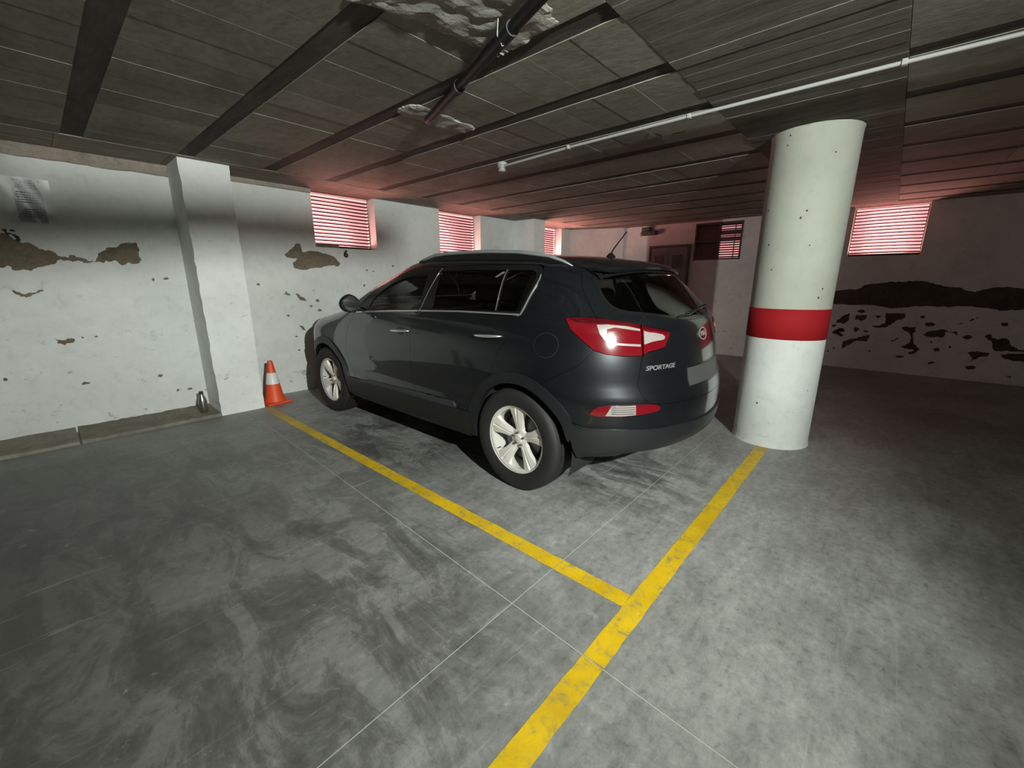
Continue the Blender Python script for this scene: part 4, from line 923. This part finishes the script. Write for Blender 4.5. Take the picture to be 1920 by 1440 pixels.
# mirrors
for s in BOTH:
    mr = empty('door_mirror'); mr.parent = FD[s]; mr.location = (0, 0, 0)
    bm = bmesh.new(); bmesh.ops.create_uvsphere(bm, u_segments=28, v_segments=18, radius=1)
    for v in bm.verts:
        x, y, z = v.co; y = max(y, -.42); k = 1-.25*max(0, -x)*0
        taper = 1-.28*max(0, x)-.12*max(0, -x); v.co = (x*.092, y*.082*(1-.25*abs(x)), z*.080*taper+.008*x)
    me = bpy.data.meshes.new('mirror_shell'); bm.to_mesh(me); bm.free(); auto_smooth(me, 40)
    o = link('mirror_shell', me, MFRAME, mr); o.location = (s*.995, 1.885, 1.168); o.scale = (-1 if s > 0 else 1, 1, 1)
    pts = [(.076*math.cos(a)*(1 if math.cos(a) < 0 else .92), -.0345-.002, .060*math.sin(a)) for a in np.linspace(0, 2*PI, 28, endpoint=False)]
    o = link('mirror_glass', mesh('mirror_glass', pts, [tuple(range(28))]), MMIRR, mr); o.location = (s*.993, 1.883, 1.168)
    link('mirror_foot', tube_me('mirror_foot', [(s*.86, 1.90, 1.105), (s*.90, 1.89, 1.115), (s*.94, 1.885, 1.13)], [.035, .028, .024], 12, .6), MFRAME, mr, smooth=True)
    o = link('indicator_strip', tube_me('indicator_strip', [(s*(.95+.03*t), 1.853, 1.115+.105*t) for t in (0, .33, .66, 1)], .0035, 6), MCHROME, mr)
# front: bumper, headlamps, grille (towards the wall)
fb = [(0., .86), (.3, .86), (.55, .83), (.86, .80), NS(3.02, .74), NS(2.975, .655), NS(3.0, .62)]
fh = fb+[NS(3.05, .38), (1.0, .28), (.5, .26)]
panel('front_bumper', 'N', [(0., .90)]+[(.30, .895), (.60, .87), (.86, .83)]+fb[4:]+[NS(3.05, .40), (.95, .28), (.5, .26), (0., .26)]+mir([(.30, .895), (.60, .87), (.86, .83)]+fb[4:]+[NS(3.05, .40), (.95, .28), (.5, .26)]), MPAINT, car, off=-.002, ins=.001, step=.06)
hl = [(.50, .80), (.60, .865), (.80, .905), NS(3.07, .93), NS(2.98, .95), NS(3.03, .83), (.80, .77), (.60, .765)]
panel('headlamp', 'N', hl, MLWHITE, car, off=.004, sides=BOTH, step=.04)
panel('grille', 'N', [(0., .83), (.2, .83), (.42, .80), (.36, .735), (.2, .72), (0., .72)]+mir([(.2, .83), (.42, .80), (.36, .735), (.2, .72)]), MFRAME, car, off=.006, step=.05)
panel('lower_grille', 'N', [(0., .52), (.4, .52), (.55, .47), (.45, .36), (0., .35)]+mir([(.4, .52), (.55, .47), (.45, .36)]), MFRAME, car, off=.006, step=.05)
# underbody, liners, wheels
box('underbody', -.58, .58, -.50, 3.0, .33, .44, MDARK, car, .03); box('floor_pan', -.86, .86, .48, 2.13, .285, .47, MDARK, car, .02)
box('firewall', -.80, .80, 2.10, 2.16, .47, 1.02, MDARK, car); box('rear_floor', -.58, .58, -.60, .5, .42, .72, MDARK, car, .02)
for s in BOTH:
    for (cy, cz) in (RC, FC):
        vs = []; fs = []; A = [math.radians(a) for a in range(-20, 201, 10)]
        for a in A:
            vs += [(s*.58, cy+.40*math.cos(a), cz+.40*math.sin(a)), (s*.875, cy+.40*math.cos(a), cz+.40*math.sin(a))]
        k = len(A)
        for i in range(k-1): fs.append((2*i, 2*i+1, 2*i+3, 2*i+2))
        fs.append(tuple(2*i for i in range(k)))
        link('wheel_liner', mesh('wheel_liner', vs, fs), MDARK, car)
    box('door_lining', s*.80-.02, s*.80+.02, .15, 2.1, .45, 1.06, MINT, car, .01)
    box('boot_lining', s*.70-.02, s*.70+.02, -.5, .15, .72, 1.06, MINT, car, .01)
tp = [(-.080, .224), (-.098, .232), (-.110, .262), (-.112, .300), (-.106, .322), (-.094, .337), (-.080, .3435), (-.064, .3455), (-.062, .337), (-.054, .337), (-.052, .3465), (-.028, .3475), (-.026, .339), (-.017, .339), (-.015, .348), (.015, .348), (.017, .339), (.026, .339), (.028, .3475), (.052, .3465), (.054, .337), (.062, .337), (.064, .3455), (.080, .3435), (.094, .337), (.106, .322), (.112, .300), (.110, .262), (.098, .232), (.080, .224)]
tyre_me = lathe_me('tyre', tp, 72, 'x', False); auto_smooth(tyre_me, 38); tyre_me.materials.append(MTYRE)
bp_ = [(-.090, .2225), (-.094, .227), (-.090, .231), (-.083, .230), (-.082, .218), (-.074, .206), (.03, .200), (.085, .205), (.09, .226)]
barrel = lathe_me('rim_barrel', bp_, 64, 'x', False); auto_smooth(barrel, 35)
bm = bmesh.new(); bm.from_mesh(barrel)
NR = 12; ts = [-1, -.92, -.5, -.16, -.10, 0, .10, .16, .5, .92, 1]
for k in range(5):
    a = 2*PI*k/5; ca, sa = math.cos(a), math.sin(a); rows = []
    for i in range(NR+1):
        f_ = i/NR; rr = .030+(.215-.030)*f_
        hw = .024+.004*f_+.030*f_**3 if f_ < 1 else .058
        hw = float(np.interp(rr, [.03, .06, .09, .13, .17, .20, .215], [.022, .030, .031, .038, .050, .061, .065]))
        hx = float(np.interp(rr, [.03, .06, .10, .15, .19, .215], [-.052, -.054, -.066, -.076, -.081, -.082])); row = []
        for t in ts:
            dx = .0
            if abs(t) == 1: dx = .032
            elif abs(t) > .9: dx = .006
            elif abs(t) < .14 and f_ > .2: dx = .008 if abs(t) < .05 else .006
            elif abs(t) < .2: dx = 0
            else: dx = .002
            y_, z_ = hw*t, math.sqrt(max(rr*rr-(hw*t)**2*(.8 if f_ > .7 else 0), 1e-6))
            row.append(bm.verts.new((hx+dx, y_*ca+z_*sa, -y_*sa+z_*ca)))
        rows.append(row)
    for i in range(NR):
        for j in range(len(ts)-1): bm.faces.new((rows[i][j], rows[i][j+1], rows[i+1][j+1], rows[i+1][j])).smooth = True
hub = lathe_me('hub', [(-.066, .0), (-.0665, .024), (-.064, .0285), (-.058, .030), (-.054, .046), (-.050, .064), (-.03, .066)], 40, 'x', False); tmp = bmesh.new(); tmp.from_mesh(hub)
me2 = bpy.data.meshes.new('t'); tmp.to_mesh(me2); tmp.free(); bm.from_mesh(me2); bmesh.ops.recalc_face_normals(bm, faces=bm.faces[:])
rim_me = bpy.data.meshes.new('rim'); bm.to_mesh(rim_me); bm.free(); auto_smooth(rim_me, 32); rim_me.materials.append(MALLOY)
disc_me = lathe_me('brake_disc', [(-.01, .02), (-.01, .150), (.01, .150), (.01, .02)], 40, 'x', False); disc_me.materials.append(MDISC)
back_me = lathe_me('brake_backplate', [(.03, .0), (.03, .196), (.05, .2)], 40, 'x', False); back_me.materials.append(MDARK)
lug_me = lathe_me('lug_nut', [(-.071, .0), (-.071, .0055), (-.067, .0075), (-.052, .0075)], 12, 'x', False); lug_me.materials.append(MLUG)
valve_me = lathe_me('valve', [(-.10, .003), (-.085, .004), (-.07, .004)], 8, 'x'); valve_me.materials.append(MDARK)
for (s, cy, rot) in ((-1, .028, 0.), (-1, 2.62, .55), (1, .028, .3), (1, 2.62, .9)):
    wh = empty('wheel', (s*.808, cy, .3475)); wh.parent = car; wh.rotation_euler = (rot, 0, 0 if s < 0 else PI)
    if s < 0 and cy > 1: wh.rotation_euler = (rot, 0, 0)
    for me, nm in ((tyre_me, 'tyre'), (rim_me, 'rim'), (disc_me, 'brake_disc'), (back_me, 'brake_backplate')): o = bpy.data.objects.new(nm, me); C.objects.link(o); o.parent = wh
    for k in range(5):
        o = bpy.data.objects.new('lug_nut', lug_me); C.objects.link(o); o.parent = wh; a = 2*PI*k/5; o.location = (0, .0445*math.sin(a), .0445*math.cos(a))
    o = bpy.data.objects.new('valve', valve_me); C.objects.link(o); o.parent = wh; o.location = (.02, .198*math.sin(2*PI*.34+PI*.0), .198*math.cos(2*PI*.34))
# interior
def seat(name, x, y, z, bh_=.56, w_=.48):
    st = empty(name, (x, y, z)); st.parent = car
    box('cushion', -w_/2, w_/2, -.02, .50, 0, .16, MINT, st, .05, 3)
    bk = box('backrest', -w_/2, w_/2, -.07, .07, 0, bh_, MINT, st, .055, 3); bk.location = (0, -.02, .12); bk.rotation_euler = (.24, 0, 0)
    hr = box('headrest', -.125, .125, -.055, .045, 0, .20, MINT, st, .045, 3); hr.location = (0, -.20, .12+bh_+.03); hr.rotation_euler = (.12, 0, 0)
    for dx in (-.05, .05):
        link('headrest_post', tube_me('headrest_post', [(dx, -.155, .12+bh_-.03), (dx, -.19, .12+bh_+.06)], .006, 8), MLUG, st)
for x in (-.38, .38): seat('front_seat', x, .98, .50, .54)
for x in (-.40, .40): seat('rear_seat', x, .18, .52, .48, .54)
seat('rear_seat', 0., .18, .52, .44, .24)
box('dashboard', -.78, .78, 1.72, 2.10, .72, 1.07, MINT, car, .07, 3)
me = bpy.data.meshes.new('steering_wheel'); bm = bmesh.new(); vs = []
R_, r_ = .185, .014; n1, n2 = 36, 8; G = [[bm.verts.new(((R_+r_*math.cos(b))*math.cos(a), r_*math.sin(b), (R_+r_*math.cos(b))*math.sin(a))) for b in [2*PI*j/n2 for j in range(n2)]] for a in [2*PI*i/n1 for i in range(n1)]]
for i in range(n1):
    for j in range(n2): bm.faces.new((G[i][j], G[(i+1) % n1][j], G[(i+1) % n1][(j+1) % n2], G[i][(j+1) % n2]))
bm.to_mesh(me); bm.free(); sw = link('steering_wheel', me, MINT, car, smooth=True); sw.location = (-.38, 1.58, 1.0); sw.rotation_euler = (-.4, 0, 0)
box('wheel_boss', -.17, .17, -.02, .03, -.035, .035, MINT, sw, .02, 2)
box('interior_mirror', -.12, .12, 1.42, 1.45, 1.38, 1.44, MINT, car, .015, 2)
panel('roof_lining', 'T', [(-.56, -.05), (.56, -.05), (.57, 1.15), (.3, 1.28), (-.3, 1.28), (-.57, 1.15)], MINT, car, off=-.03, rim=0, step=.1)
for s in BOTH:
    link('pillar_trim', mesh('pillar_trim', [(s*.80, .02, 1.12), (s*.66, -.04, 1.42), (s*.55, -.20, 1.42), (s*.70, -.36, 1.14)], [(0, 1, 2, 3)]), MINT, car)
panel('pillar_trim', 'S', [(.115, 1.15), (.02, 1.15), (-.03, 1.36), (.0, 1.425), (.07, 1.425)], MTRIM, car, off=-.035, rim=0, ins=0, sides=BOTH)
